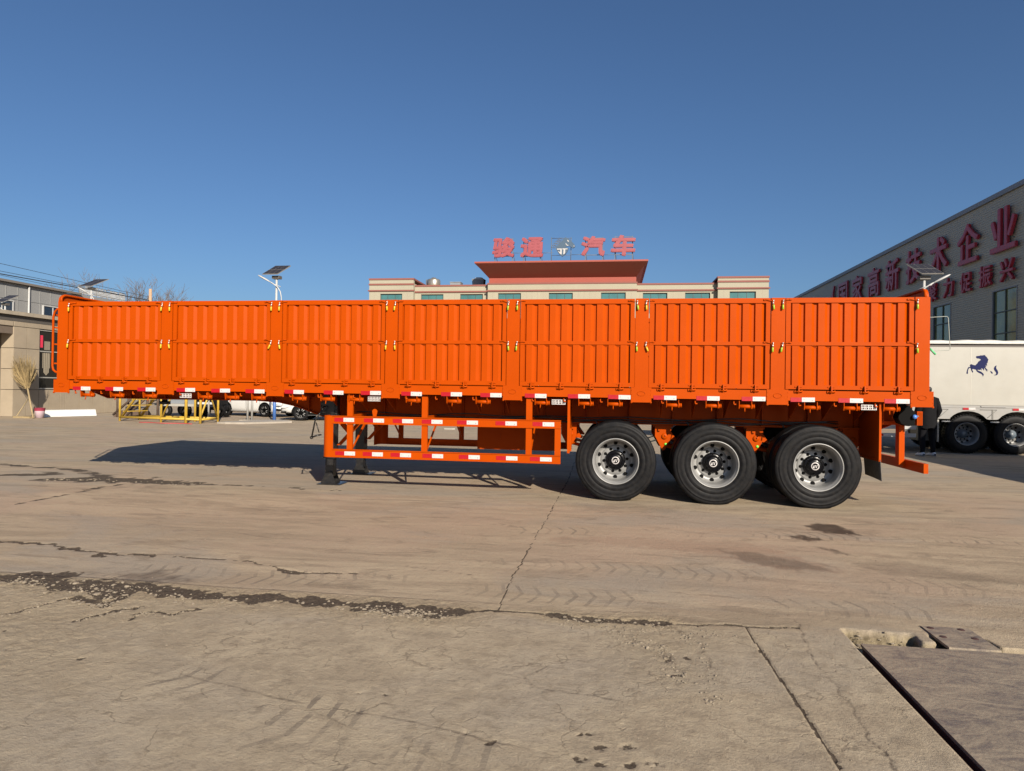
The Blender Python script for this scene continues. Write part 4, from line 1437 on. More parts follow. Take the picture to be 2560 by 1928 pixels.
for q in ([(1380, 500), (1430, 510), (1490, 560), (1490, 600), (1450, 610), (1410, 580)], [(1300, 690), (1330, 700), (1370, 770), (1420, 800), (1470, 800), (1470, 835), (1430, 850), (1370, 830), (1310, 770), (1290, 710)], [(1770, 840), (1815, 840), (1815, 900), (1775, 905)]):
    MB().prism([K(*p_) for p_ in q], 'y', 49.90, 49.917).build('marking', POLEW, em)
mane = MB()
for cx_, cy_ in ((1000, 430), (880, 500), (930, 560), (760, 620), (860, 640), (650, 740), (760, 760), (580, 870), (660, 880)):
    a = K(cx_ - 85, cy_ - 65)
    b2 = K(cx_ + 85, cy_ + 65)
    for (p0, p1) in (((a[0], a[1]), (b2[0], a[1])), ((b2[0], a[1]), (b2[0] - .04, b2[1])), ((b2[0] - .04, b2[1]), (a[0] - .04, b2[1])), ((a[0] - .04, b2[1]), (a[0], a[1]))):
        mane.tube([(p0[0], 50.0, p0[1]), (p1[0], 50.0, p1[1])], .020, 5)
mane.build('mane', STEELB, em)
fr = MB()
fr.tube([(-5.45, 50.2, 12.57), (-5.47, 50.2, 15.1)], .035, 6)
fr.tube([(-3.74, 50.2, 12.57), (-3.72, 50.2, 15.07)], .035, 6)
fr.tube([(-5.47, 50.2, 15.02), (-3.70, 50.2, 15.0)], .025, 6)
fr.tube([(-5.46, 50.2, 13.50), (-3.74, 50.2, 13.50)], .02, 6)
fr.tube([(-4.2, 50.2, 13.5), (-4.18, 50.2, 15.12)], .02, 6)
fr.build('emblem_frame', STEELB, em)

# ------------------------------------------------------------------ factory hall on the right
KX = 25.0 / 19.04
def fy(y):
    return (y + 9.2414) * KX - 9.2414


def fz(z):
    return (z - 1.49) * KX + 1.49


RX = 25.0
RH = 14.62
FH = thing('factory_hall', 'tall grey ribbed-metal factory hall with large red lettering, along the right', 'building', (34, 60, 0))
wins_y = []
for c in (26.956, 33.30, 39.64, 20.61):
    wins_y.append((fy(c - 1.01), fy(c + 1.01)))
WZ0, WZ1 = 2.9, fz(6.80)
Y0, Y1 = 14.0, 104.0


def siding(ya, yb, za, zb, pitch=.16, dep=.022):
    n = max(1, int(round((zb - za) / pitch)))
    p = (zb - za) / n
    pr_ = []
    for k in range(n):
        for f, d in ((0, 1), (.10, 0), (.62, 0), (.72, 1)):
            pr_.append((za + (k + f) * p, d * dep))
    pr_.append((zb, dep))
    vs_, fs_ = [], []
    for z, d in pr_:
        vs_ += [(RX + d, ya, z), (RX + d, yb, z)]
    for i in range(len(pr_) - 1):
        fs_.append((2 * i, 2 * i + 2, 2 * i + 3, 2 * i + 1))
    return vs_, fs_


sd = MB()
ys_ = sorted(wins_y)
sd.add(*siding(Y0, Y1, WZ1 + .06, RH))
sd.add(*siding(Y0, Y1, 1.0, WZ0 - .06))
edges = [Y0] + [q for a, c in ys_ for q in (a - .06, c + .06)] + [Y1]
for k in range(0, len(edges), 2):
    sd.add(*siding(edges[k], edges[k + 1], WZ0 - .06, WZ1 + .06))
sd.box(RX - .02, RX + .3, Y0, Y1, 0, 1.0)
sd.box(RX + .28, RX + .5, Y0, Y1, 1.0, RH)
sd.box(RX + .5, RX + 26, Y0, Y0 + .3, 0, RH)
sd.build('ribbed_wall', GREYW, FH)
MB().box(RX - .14, RX + .06, Y0, Y1, RH, RH + .32).build('gutter', GREYT, FH)
MB().prism([(RX - .02, RH + .33), (RX + 26, RH + .35), (RX + 13, RH + 1.9)], 'y', Y0, Y1).build('roof', GREYT, FH)
for a, c in wins_y:
    f = MB()
    x0, x1 = RX - .02, RX + .12
    f.box(x0, x1, a - .08, a, WZ0, WZ1).box(x0, x1, c, c + .08, WZ0, WZ1).box(x0, x1, a - .08, c + .08, WZ1, WZ1 + .08).box(x0, x1, a - .08, c + .08, WZ0 - .08, WZ0)
    o = f.build('window', GREYT, FH)
    m_ = MB()
    mid = (a + c) / 2
    m_.box(RX + .05, RX + .11, mid - .04, mid + .04, WZ0, WZ1)
    m_.box(RX + .05, RX + .11, a, a + .05, WZ0, WZ1).box(RX + .05, RX + .11, c - .05, c, WZ0, WZ1)
    z = WZ1 - 1.40
    while z > WZ0:
        m_.box(RX + .055, RX + .105, a, c, z - .035, z + .035)
        z -= 1.40
    m_.build('mullions', mat('frame_dark', (.05, .07, .07)), o)
    z = WZ1
    while z > WZ0:
        for q0, q1 in ((a, mid), (mid, c)):
            MB().box(RX + .115 + .002 * random.random(), RX + .125, q0 + .01, q1 - .01, max(WZ0, z - 1.39), z - .01).build('pane', GLASSO, o)
        z -= 1.40


def wall_char(ch, yl, yr, zt, zb, lab, grp, bold):
    ya, yb, za, zb_ = fy(yl), fy(yr), fz(zb), fz(zt)
    V, F = glyph(ch, ya - yb, zb_ - za, .16, bold)
    yc = (ya + yb) / 2
    t = thing('wall_character', lab, 'sign letter', (RX - .2, yc, za), grp)
    MB().add([(RX - .20 - w_, yc - u, za + v) for u, v, w_ in V], F).build('character', SIGND, t)
    s_ = MB()
    for q in (-.3, .3):
        for z in (.25, .75):
            s_.box(RX - .10, RX + .005, yc + q * (ya - yb) - .03, yc + q * (ya - yb) + .03, za + z * (zb_ - za) - .03, za + z * (zb_ - za) + .03)
    s_.build('stand_off', STEELB, t)


ORD = ['second', 'third', 'fourth', 'fifth', 'sixth', 'seventh', 'eighth', 'ninth and nearest']
wall_char('亻', 53.1, 52.0, 10.95, 8.75, 'first, far-left red stroke of the large upper lettering on the grey hall', 'upper red lettering on the hall', .03)
for k, ch in enumerate('国家高新技术企业'):
    yc = 49.87 - k * 3.295
    wall_char(ch, yc + 1.10, yc - 1.08, 10.83, 8.68, '%s large crimson character in the upper row on the grey hall' % ORD[k], 'upper red lettering on the hall', .018)
ORD2 = ['first', 'second', 'third', 'fourth', 'fifth and nearest']
for k, ch in enumerate('聚力促振兴'):
    yc = 34.12 - k * 1.915
    wall_char(ch, yc + .57, yc - .57, 8.25, 7.14, '%s small crimson character in the lower row on the grey hall' % ORD2[k], 'lower red lettering on the hall', .02)

# ------------------------------------------------------------------ stone-clad gate house on the left
LX = -25.8
GH = thing('stone_gatehouse', 'low building clad in tan stone panels at the left edge of the yard', 'building', (-29, 19, 0))
YC = 16.53
core = MB()
core.box(-34, LX - .45, YC + .05, 23.4, 0, 4.4)
core.box(LX - .449, LX - .06, YC + .05, 17.86, 0, 4.4).box(LX - .449, LX - .06, 21.87, 23.4, 0, 4.4).box(LX - .449, LX - .06, 17.861, 21.869, 0, 1.21).box(LX - .449, LX - .06, 17.861, 21.869, 3.94, 4.4).box(LX - .449, LX - .06, 19.36, 20.26, 1.211, 3.939)
core.box(-34, -27.6, 8.0, YC + .04, 0, 4.4)
core.box(-27.55, LX - .05, 8.0, YC + .04, 3.62, 4.4)
core.build('core_wall', mat('core_brown', (.13, .10, .075), .8), GH)
ys_joint = [YC, 17.20, 17.868, 18.46, 19.06, 19.36, 20.26, 21.07, 21.88, 22.45, 23.42]
zrows = [0.0, 1.19, 2.10, 3.01, 3.955, 4.18]
WY0, WY1, WZA, WZB = 17.872, 19.345, 1.215, 3.935
for i in range(len(ys_joint) - 1):
    for k in range(5):
        a, c = ys_joint[i], ys_joint[i + 1]
        z0, z1 = zrows[k], zrows[k + 1]
        if 1 <= k <= 3 and (WY0 - .1 < (a + c) / 2 < WY1 - .1 or 20.26 <= a < 21.8):
            if not (i == 3 and False):
                continue
        d = random.uniform(-.004, .004)
        MB().box(LX - .05, LX + d, a + .012, c - .012, z0 + .012, z1 - .012).build('stone_panel', STONE, GH)
# end face of the pier, towards the camera
for k in range(4):
    MB().box(LX - .62, LX - .004, YC - .004, YC + .046, zrows[k] + .012, zrows[k + 1] - .012).build('stone_panel', STONE, GH)
# porch lintel running towards the camera, with its coping
for a, c in ((14.4, 15.4), (15.42, 16.5)):
    MB().box(LX - .05, LX, a, c, 3.967, 4.168).build('stone_panel', STONE, GH)
MB().box(LX - .045, LX - .02, 8, 23.4, 4.18, 4.44).build('recessed_band', DARKBAND, GH)
for k in range(9):
    MB().box(-27.2, LX + .12, 8 + k * 1.72, 8 + k * 1.72 + 1.708, 4.44, 4.60 + random.uniform(-.005, .005)).build('coping_stone', mat('coping', (.31, .265, .20), .8, var=.15, vscale=2), GH)
MB().box(-34, -27.15, 8, 23.45, 4.41, 4.52).build('roof', DARKBAND, GH)
# porch back wall with the glazed door
pw = MB().box(-27.59, -27.5, 12.0, YC + .04, 3.0, 3.62).box(-27.59, -27.5, 12.0, 14.9, 0, 3.0)
pw.build('porch_wall', STONE, GH)
pd = MB().box(-27.56, -27.48, 14.95, 15.02, .0, 2.98).box(-27.56, -27.48, 16.40, 16.47, 0, 2.98).box(-27.56, -27.48, 14.95, 16.47, 2.9, 2.98).box(-27.56, -27.48, 15.02, 16.40, 2.28, 2.36).box(-27.55, -27.49, 15.02, 16.40, .95, 1.03)
dr = pd.build('porch_door', ALU, GH)
MB().box(-27.53, -27.51, 15.02, 16.4, 0, 2.92).build('pane', GLASSD, dr)
MB().lathe([(0, -.03), (.025, -.02), (.03, 0), (.02, .02), (0, .03)], (-27.46, 16.36, 2.2), 'x', 10).build('door_knob', ALU, dr)
for wy0, wy1 in ((WY0, WY1), (20.27, 21.86)):
    f = MB().box(LX - .12, LX - .05, wy0, wy0 + .05, WZA, WZB).box(LX - .12, LX - .05, wy1 - .05, wy1, WZA, WZB).box(LX - .12, LX - .05, wy0, wy1, WZB - .05, WZB).box(LX - .14, LX - .01, wy0, wy1, WZA, WZA + .05).box(LX - .115, LX - .06, wy0, wy1, 2.92, 2.97).box(LX - .115, LX - .06, wy0, wy1, 1.72, 1.77)
    o = f.build('window', ALU if False else mat('frame_grey', (.30, .29, .26), .5), GH)
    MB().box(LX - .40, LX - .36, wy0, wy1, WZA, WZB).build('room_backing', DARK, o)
    MB().box(LX - .098, LX - .092, wy0 + .03, wy1 - .03, WZA + .03, WZB - .03).build('pane', mat('shop_glass', (.018, .017, .015), .25, spec=.15), o)
    cu = MB()
    pts = []
    for q in range(13):
        t_ = q / 12
        pts.append((LX - .083 + .012 * math.sin(q * 2.1), wy0 + .25 + .42 * t_))
    for q in range(12):
        zb0 = 1.86 + .5 * (1 - math.sin(PI * (q + .5) / 12) ** .5)
        cu.add([(pts[q][0], pts[q][1], zb0), (pts[q + 1][0], pts[q + 1][1], zb0), (pts[q + 1][0], pts[q + 1][1], 2.88), (pts[q][0], pts[q][1], 2.88)], [(0, 1, 2, 3)], True)
    cu.build('curtain', CURTAIN, o)
MB().box(LX - .088, LX - .084, WY0 + .09, WY0 + .26, 3.12, 3.68).build('red_poster', POSTER, GH)
MB().box(LX - .088, LX - .084, WY0 + .34, WY0 + .66, 3.02, 3.42).build('paper_notice', CURTAIN, GH)

# ------------------------------------------------------------------ grey metal shed behind the gate house
SH = thing('grey_metal_shed', 'long light-grey metal building with white-framed windows beyond the stone gatehouse', 'building', (-46, 34, 0))
sx = -40.0
sh = MB().box(-52, sx, 18, 36.2, 0, 8.17).box(-47, sx - .02, 36.21, 44.5, 0, 8.28)
sh.build('wall', LGREY, SH)
b = MB()
for y in np.arange(18.3, 36.1, .9):
    b.box(sx, sx + .02, y, y + .05, .1, 8.1)
b.build('wall_rib', LGREY, SH)
MB().box(sx - .05, sx + .25, 17.9, 36.25, 8.19, 8.34).build('gutter', mat('gutter_brown', (.16, .14, .12), .6), SH)
MB().prism([(sx + .1, 8.36), (-46, 9.05), (-52, 8.36)], 'y', 17.9, 36.25).build('roof', mat('shed_roof', (.42, .42, .41), .5, var=.05), SH)
MB().box(sx + .021, sx + .03, 18, 36.2, 7.12, 7.16).build('trim_line', mat('trim_grey', (.26, .26, .25)), SH)
MB().tube([(sx + .1, 31.73, 8.15), (sx + .1, 31.73, 0)], .06, 8).build('downpipe', POLEW, SH)
for y0 in (28.9, 33.0):
    f = MB().box(sx, sx + .1, y0 - .06, y0, 5.2, 7.02).box(sx, sx + .1, y0 + 1.6, y0 + 1.66, 5.2, 7.02).box(sx, sx + .1, y0, y0 + 1.6, 6.96, 7.02).box(sx, sx + .1, y0, y0 + 1.6, 5.2, 5.26).box(sx + .03, sx + .08, y0 + .77, y0 + .83, 5.26, 6.96)
    o = f.build('window', POLEW, SH)
    MB().box(sx + .025, sx + .045, y0, y0 + 1.6, 5.26, 6.96).build('pane', mat('blue_glass', (.02, .035, .06), .1, spec=.7), o)
# white rooftop lettering seen from the side as a lattice
lt = thing('rooftop_lattice', 'white lattice of rooftop lettering standing on the grey shed roof', 'lattice', (-40, 38.8, 8.3))
b = MB()
for k in range(34):
    y = 36.3 + k * .142
    b.box(-40.02, -39.98, y, y + .07, 8.34, 8.96 - random.choice((0, .05, .12)))
for z in (8.42, 8.56, 8.68, 8.80, 8.93):
    for k in range(17):
        if random.random() < .8:
            y = 36.3 + k * .284
            b.box(-40.01, -39.97, y, y + random.uniform(.14, .28), z, z + .035)
b.build('letters', POLEW, lt)
MB().tube([(-40.05, 36.2, 9.0), (-40.05, 41.2, 8.98)], .03, 6).build('top_rail', STEELB, lt)
b = MB()
for y in (36.3, 38.0, 39.6, 41.1):
    b.tube([(-40.05, y, 8.30), (-40.05, y, 9.0)], .025, 6)
    b.tube([(-40.05, y, 8.9), (-40.8, y, 8.45)], .02, 6)
b.build('supports', STEELB, lt)

# overhead lines on the left and their pole
for (za, zb, r, lab) in ((8.16, 8.07, .014, 'topmost thin black overhead cable on the left'), (7.74, 7.74, .014, 'second overhead cable from the top on the left'), (7.58, 7.66, .030, 'thickest bundled overhead cable on the left'), (7.51, 7.43, .012, 'lowest overhead cable on the left, just above the thick bundle')):
    pts = [(-34, 4 + q * 2, za + (zb - za) * ((4 + q * 2 - 23.7) / 6.0) + .0009 * ((4 + q * 2) - 22) ** 2 * 0) for q in range(17)]
    tag(MB().tube(pts, r, 5).build('overhead_cable', WIREM), lab, 'cable', 'overhead cables on the left')
up_ = thing('utility_pole', 'weathered brown utility pole top standing among the bare trees on the left', 'pole', (-34, 36.15, 0))
MB().tube([(-34, 36.15, 0), (-34, 36.15, 8.6)], [.16, .11], 10).build('pole_shaft', mat('pole_brown', (.40, .26, .16), .8, var=.1), up_)
b = MB().box(-34.05, -33.95, 35.4, 36.9, 7.4, 7.48)
b.build('cross_arm', STEELB, up_)


# ------------------------------------------------------------------ bare winter trees
def bare_tree(at, H, seed, label):
    rr = random.Random(seed)
    t = thing('bare_tree', label, 'tree', at, 'bare trees on the left')
    tk_ = MB()
    tw = MB()

    def grow(p, d, L, r, depth):
        n = 4
        pts = [p]
        q = p.copy()
        dd = d.copy()
        for _ in range(n):
            dd = (dd + Vector((rr.uniform(-.16, .16), rr.uniform(-.16, .16), rr.uniform(-.02, .12)))).normalized()
            q = q + dd * (L / n)
            pts.append(q.copy())
        rs = [r * (1 - .45 * k / n) for k in range(n + 1)]
        (tk_ if depth < 2 else tw).tube(pts, rs, 6 if depth < 2 else 4, caps=False)
        if depth >= 5:
            return
        for k in range(2 + (rr.random() < .75) + (depth > 1)):
            i = rr.choice((2, 3, 4))
            a = rr.uniform(0, 2 * PI)
            sp = rr.uniform(.45, .95)
            nd = (dd + Vector((math.cos(a) * sp, math.sin(a) * sp, rr.uniform(-.05, .35)))).normalized()
            grow(pts[i], nd, L * rr.uniform(.55, .78), max(.0125, rs[i] * rr.uniform(.5, .68)), depth + 1)
    grow(Vector((0, 0, 0)), Vector((rr.uniform(-.05, .05), 0, 1)), H * .42, H * .014, 0)
    tk_.build('trunk', BARK, t, at)
    tw.build('crown', BARK, t, at)


bare_tree((-43.4, 47, 0), 12.4, 4, 'taller, sparser bare tree just right of the rooftop lattice')
bare_tree((-39.6, 47, 0), 11.4, 9, 'bushier bare tree behind the utility pole')
bare_tree((-46.0, 50, 0), 12.2, 23, 'leftmost bare tree with thin twigs above the rooftop lattice')


# ------------------------------------------------------------------ solar street lamps
def solar_lamp(at, mir, label, H=6.26, v=(.27, .62, .46), pw=.70, blue=1.3, split=False):
    t = thing('solar_street_lamp', label, 'street lamp', at, 'solar street lamps around the yard')
    s = -1 if mir else 1
    x, y, z = at
    MB().tube([(0, 0, blue), (0, 0, H - .12)], [.055, .042], 12).build('pole', POLEW, t, at)
    MB().tube([(0, 0, 0), (0, 0, blue)], [.075, .06], 12).build('blue_pole_base', POLEBL, t, at)
    MB().box(-.16, .16, -.16, .16, 0, .025).build('base_plate', POLEBL, t, at)
    p0 = Vector((-pw * .72 * s, -.30, H))
    ex = Vector((pw * s, 0, 0))
    ev = Vector((v[0] * s, v[1], v[2]))
    nrm = ex.cross(ev).normalized()
    if nrm.z < 0:
        nrm = -nrm

    def quad(b, u0, u1, w0, w1, lo, hi):
        c = [p0 + ex * u + ev * w for u, w in ((u0, w0), (u1, w0), (u1, w1), (u0, w1))]
        vs_ = [q + nrm * lo for q in c] + [q + nrm * hi for q in c]
        fs_ = [(3, 2, 1, 0), (4, 5, 6, 7), (0, 1, 5, 4), (1, 2, 6, 5), (2, 3, 7, 6), (3, 0, 4, 7)]
        if s < 0:
            fs_ = [f[::-1] for f in fs_]
        b.add(vs_, fs_)
    f = MB()
    quad(f, 0, 1, 0, 1, -.035, 0)
    pn = f.build('solar_panel', ALU, t, at)
    nc = 2 if split else 3
    for a in range(nc):
        for c in range(1 if split else 2):
            m = .02
            b = MB()
            dv = 1 if split else 2
            quad(b, (a + .03) / nc + (m if a == 0 else 0) * .5, (a + .97) / nc - (m if a == nc - 1 else 0) * .5, (c + .03) / dv, (c + .97) / dv, .001, .004)
            b.build('solar_cell', PVCELL, pn, at)
    MB().box(-.17, .17, -.10, .14, H - .17, H - .045).build('battery_box', mat('box_brown', (.09, .08, .07), .6), t, at)
    arm = [(.24, 0, H - 1.15), (.235, -.02, H - .95), (.20, -.05, H - .72), (.08, -.09, H - .52), (-.14, -.12, H - .36), (-.25, -.13, H - .30)]
    a_ = MB().tube([(q[0] * s, q[1], q[2]) for q in [(.0, 0, H - 1.35)] + arm], .022, 8)
    a_.tube([(.20 * s, -.02, H - .51), (-.20 * s, -.12, H - .36)], .016, 6)
    a_.build('lamp_arm', POLEW, t, at)
    hd = MB()
    prof = [(-.24, -.305, .02, .02), (-.30, -.27, .055, .03), (-.45, -.19, .10, .045), (-.62, -.10, .11, .045), (-.74, -.04, .075, .03), (-.78, -.02, .02, .01)]
    vs_, fs_ = [], []
    for hx, hz, wy, wz in prof:
        for q in range(10):
            an = 2 * PI * q / 10
            vs_.append((hx * s, -.13 + wy * math.cos(an), H + hz + wz * math.sin(an)))
    for i in range(len(prof) - 1):
        for q in range(10):
            f_ = (i * 10 + q, i * 10 + (q + 1) % 10, (i + 1) * 10 + (q + 1) % 10, (i + 1) * 10 + q)
            fs_.append(f_ if s > 0 else f_[::-1])
    hd.add(vs_, fs_, True)
    h_ = hd.build('lamp_head', POLEW, t, at)
    ln = MB()
    ln.add([(-.40 * s, -.20, H - .255), (-.40 * s, -.06, H - .255), (-.70 * s, -.08, H - .105), (-.70 * s, -.18, H - .105)], [(0, 1, 2, 3)])
    ln.build('lens', LENS, h_, at)
    return t


solar_lamp((-14.23, 17.66, 0), False, 'solar street lamp with blue pole base rising behind the second trailer bay')
solar_lamp((10.72, 16.0, 0), True, 'solar street lamp with its head to the right, in front of the grey hall', H=5.72, v=(.25, .62, .44))
solar_lamp((-30.2, 26.0, 0), False, 'solar street lamp with a two-pane panel in front of the rooftop lattice', H=7.17, v=(.53, .74, .52), pw=.84, split=True)
solar_lamp((-34.6, 24.7, 0), False, 'solar street lamp cut off by the left picture edge, before the grey shed', H=6.1, v=(.44, .62, .46))

# ------------------------------------------------------------------ parked vehicles behind the trailer
def car_wheel(parent, x, y, r, w, out, rimmat, tyremat=RUBBER, at=(0, 0, 0)):
    t = MB().lathe([(r * .62, 0), (r * .66, -.01), (r * .9, -.008), (r * .98, .02), (r, .05), (r, w - .05), (r * .98, w - .02), (r * .9, w)], (0, 0, 0), 'y', 32)
    if out > 0:
        t.v = [(a, -b, c) for a, b, c in t.v]
        t.f = [f[::-1] for f in t.f]
    o = t.build('wheel', tyremat, parent, at)
    o.location = (x, y, r)
    rm = MB().lathe([(r * .64, .0), (r * .60, .015), (r * .58, .08), (0, .085)], (0, 0, 0), 'y', 24)
    for k in range(10):
        an = 2 * PI * k / 10 + (.09 if k % 2 else -.09)
        c_, s_ = math.cos(an), math.sin(an)
        rm.tube([(r * .10 * c_, .03, r * .10 * s_), (r * .60 * c_, .012, r * .60 * s_)], r * .055, 6)
    rm.lathe([(0, .01), (r * .13, .015), (r * .15, .05)], (0, 0, 0), 'y', 12)
    if out > 0:
        rm.v = [(a, -b, c) for a, b, c in rm.v]
        rm.f = [f[::-1] for f in rm.f]
    rm.mi = [0 if i >= 24 * 3 else (1 if i % 3 == 2 else 0) for i in range(len(rm.f))]
    rr_ = rm.mesh('rim', [rimmat, DARK])
    c = bpy.data.objects.new('rim', rr_)
    COL.objects.link(c)
    c.parent = o
    return o


def car(name, label, at, rz, paint, L, Wd, st, wb_, rw, dark_sill=False):
    """st: stations (x, z_bottom, z_belt, z_top, half width, half width at top); x from tail to nose"""
    t = thing(name, label, 'car', at, 'cars parked behind the trailer', rz)
    b = MB()
    vs_, fs_, mi = [], [], []
    n = 14
    for x, zb, zl, zt, hw, ht in st:
        half = [(hw * .80, zb), (hw * .97, zb + .06), (hw, zb + .22), (hw * 1.0, (zb + zl) / 2 + .1), (hw * .965, zl), (ht * .98 if zt > zl + .1 else hw * .8, zt - .04 if zt > zl + .1 else zl + (zt - zl) * .7), (ht * .8 if zt > zl + .1 else hw * .5, zt)]
        vs_ += [(x, -a, z) for a, z in half] + [(x, a, z) for a, z in half[::-1]]
    for i in range(len(st) - 1):
        for k in range(n - 1):
            fs_.append((i * n + k, (i + 1) * n + k, (i + 1) * n + k + 1, i * n + k + 1))
            glass = k in (4, 8) and st[i][3] > st[i][2] + .25 and st[i + 1][3] > st[i + 1][2] + .25
            mi.append(1 if glass else (2 if dark_sill and k in (0, 12) else 0))
        fs_.append((i * n + n - 1, (i + 1) * n + n - 1, (i + 1) * n, i * n))
        mi.append(2)
        # sloped screens
        if (st[i][3] - st[i][2] > .25) != (st[i + 1][3] - st[i + 1][2] > .25):
            for q in range(n - 1):
                if q in (5, 6, 7):
                    mi[-n + q] = 1
    fs_ += [tuple(range(n)), tuple((len(st) - 1) * n + k for k in range(n - 1, -1, -1))]
    mi += [0, 0]
    b.add(vs_, fs_, True)
    b.mi = mi
    me_ = b.mesh('body', [paint, GLASSD, mat('sill_dark', (.025, .025, .027), .6)])
    body = link('body', me_, t, at)
    body.location = (0, 0, 0)
    xr = -wb_ / 2
    xf = wb_ / 2
    for x in (xr, xf):
        for s in (-1, 1):
            a = MB()
            arc = [(x + (rw + .07) * math.cos(q * PI / 14), rw + (rw + .07) * math.sin(q * PI / 14)) for q in range(15)]
            yy = s * (st[len(st) // 2][4] - .03)
            a.prism(arc[::-1] + [(x + rw + .07, .2), (x - rw - .07, .2)][::-1], 'y', min(yy, yy + s * .036), max(yy, yy + s * .036))
            ao = a.build('wheel_arch', DARK, t, at)
            ao.location = (0, 0, 0)
            w_ = car_wheel(t, x, s * (st[len(st) // 2][4] + .012), rw, .2, s, RIM)
    # door seams, handles, lamps
    hw = st[len(st) // 2][4]
    d = MB()
    for x in (-.95, .05, .98):
        for s in (-1, 1):
            d.box(x - .006, x + .006, s * hw - .003, s * hw + .003, .40, .88)
    for s in (-1, 1):
        d.box(-.35, -.17, s * hw - .012, s * hw + .012, .80, .83)
        d.box(.62, .80, s * hw - .012, s * hw + .012, .80, .83)
        d.box(-1.0, 1.0, s * hw - .01, s * hw + .010, .245, .262)
    o = d.build('door_seams', mat('seam_grey', (.12, .12, .12), .5), t, at)
    o.location = (0, 0, 0)
    xe = st[-1][0]
    for s in (-1, 1):
        o = MB().prism([(xe - .55, .72), (xe - .10, .63), (xe - .06, .56), (xe - .25, .56), (xe - .5, .62)], 'y', min(s * (hw - .16), s * (hw + .004)), max(s * (hw - .16), s * (hw + .004))).build('headlight', LENS, t, at)
        o.location = (0, 0, 0)
        o = MB().prism([(xe - .30, .42), (xe - .05, .40), (xe - .08, .33), (xe - .22, .33)], 'y', min(s * (hw - .2), s * (hw - .006)), max(s * (hw - .2), s * (hw - .006))).build('fog_lamp', DARK, t, at)
        o.location = (0, 0, 0)
        o = MB().box(st[0][0] - .005, st[0][0] + .25, min(s * (hw - .35), s * (hw - .08)), max(s * (hw - .35), s * (hw - .08)), .70, .86).build('tail_light', REDT, t, at)
        o.location = (0, 0, 0)
    o = MB().box(xe - .06, xe + .01, -.5, .5, .36, .56).build('grille', DARK, t, at)
    o.location = (0, 0, 0)
    return t


SED = [(-2.3, .35, .62, .70, .62, .5), (-2.22, .24, .88, .98, .80, .6), (-1.75, .20, .92, 1.05, .89, .7), (-1.1, .20, .93, 1.38, .90, .62), (-.2, .19, .92, 1.47, .91, .64), (.5, .19, .92, 1.40, .91, .62), (1.15, .20, .90, 1.00, .90, .75), (1.75, .20, .80, .86, .88, .7), (2.15, .22, .66, .74, .80, .6), (2.30, .30, .50, .60, .60, .45)]
SUV = [(-2.2, .40, .70, .80, .66, .5), (-2.12, .32, 1.02, 1.55, .84, .66), (-1.6, .30, 1.03, 1.70, .92, .70), (-.3, .30, 1.03, 1.72, .93, .70), (.5, .30, 1.02, 1.62, .93, .68), (1.05, .30, 1.00, 1.10, .93, .8), (1.75, .30, .95, 1.02, .92, .75), (2.10, .32, .80, .90, .86, .7), (2.22, .38, .62, .74, .72, .5)]
car('parked_car', 'white sedan parked side-on behind the trailer, seen under its goose neck', (-17.65, 22.55, 0), math.radians(-17), CARW, 4.6, 1.8, SED, 2.58, .325)
car('parked_car', 'white car with dark lower body, nose left, right of the blue lamp pole', (-12.45, 19.85, 0), math.radians(180 + 12), CARW, 4.4, 1.85, SUV, 2.6, .34, True)
bt = thing('utility_vehicle', 'small black utility vehicle standing behind the yellow steel frame', 'vehicle', (-18.55, 20.0, 0))
bb_ = MB()
bb_.prism([(19.42, .36), (20.45, .36), (20.5, .95), (20.2, 1.0), (20.05, 1.75), (19.62, 1.75), (19.5, 1.05), (19.42, .95)], 'x', -19.05, -18.08)
bb_.box(-19.12, -18.0, 19.55, 20.4, .36, .48)
bb_.build('body', mat('vehicle_black', (.004, .004, .005), .5, spec=.15), bt)
MB().prism([(19.60, 1.12), (20.08, 1.12), (19.98, 1.62), (19.68, 1.62)], 'x', -18.078, -18.07).build('side_glass', GLASSD, bt)
MB().box(-18.95, -18.18, 19.40, 19.418, .62, .72).build('light_bar', LENS, bt)
for x in (-19.08, -18.05):
    for y in (19.72, 20.3):
        MB().lathe([(.16, -.06), (.29, -.06), (.31, -.03), (.31, .03), (.29, .06), (.16, .06)], (x + (.0), y, .31), 'x', 20).build('wheel', RUBBER, bt)
MB().box(-19.0, -18.1, 19.37, 19.398, .50, .58).build('bumper', STEELB, bt)
ct = thing('box_cart', 'small truck with a grey ribbed box and white lower rail beyond the yellow frame', 'truck', (-20.3, 20.5, 0))
b = MB().box(-21.25, -19.35, 19.75, 21.3, .62, 1.75)
for z in (.80, 1.0, 1.2, 1.4, 1.6):
    b.box(-21.2, -19.4, 19.735, 19.7495, z, z + .03)
b.build('box', CARG, ct)
MB().box(-21.35, -19.25, 19.68, 19.74, .50, .61).build('lower_rail', WHITEP, ct)
for x in (-20.85, -19.85):
    for y in (19.78, 21.05):
        MB().lathe([(.15, 0), (.27, 0), (.29, .03), (.29, .13), (.27, .16), (.15, .16)], (x, y, .29), 'y', 20).build('wheel', RUBBER, ct)

# ------------------------------------------------------------------ yellow steel stair frame
YF = thing('steel_stair_frame', 'yellow tubular steel stair frame on the ground behind the goose neck', 'frame', (-17.8, 15.6, 0))
XA, XB, YA, YB_ = -19.72, -15.80, 14.95, 16.25


def ybar(p, q, r, nm):
    MB().tube([p, q], r, 8).build(nm, YELP, YF)


def fyy(x, back):     # the frame stands slightly askew
    return (15.40 - (x - XA) * .145) if not back else (16.55 - (x - XA) * .145)


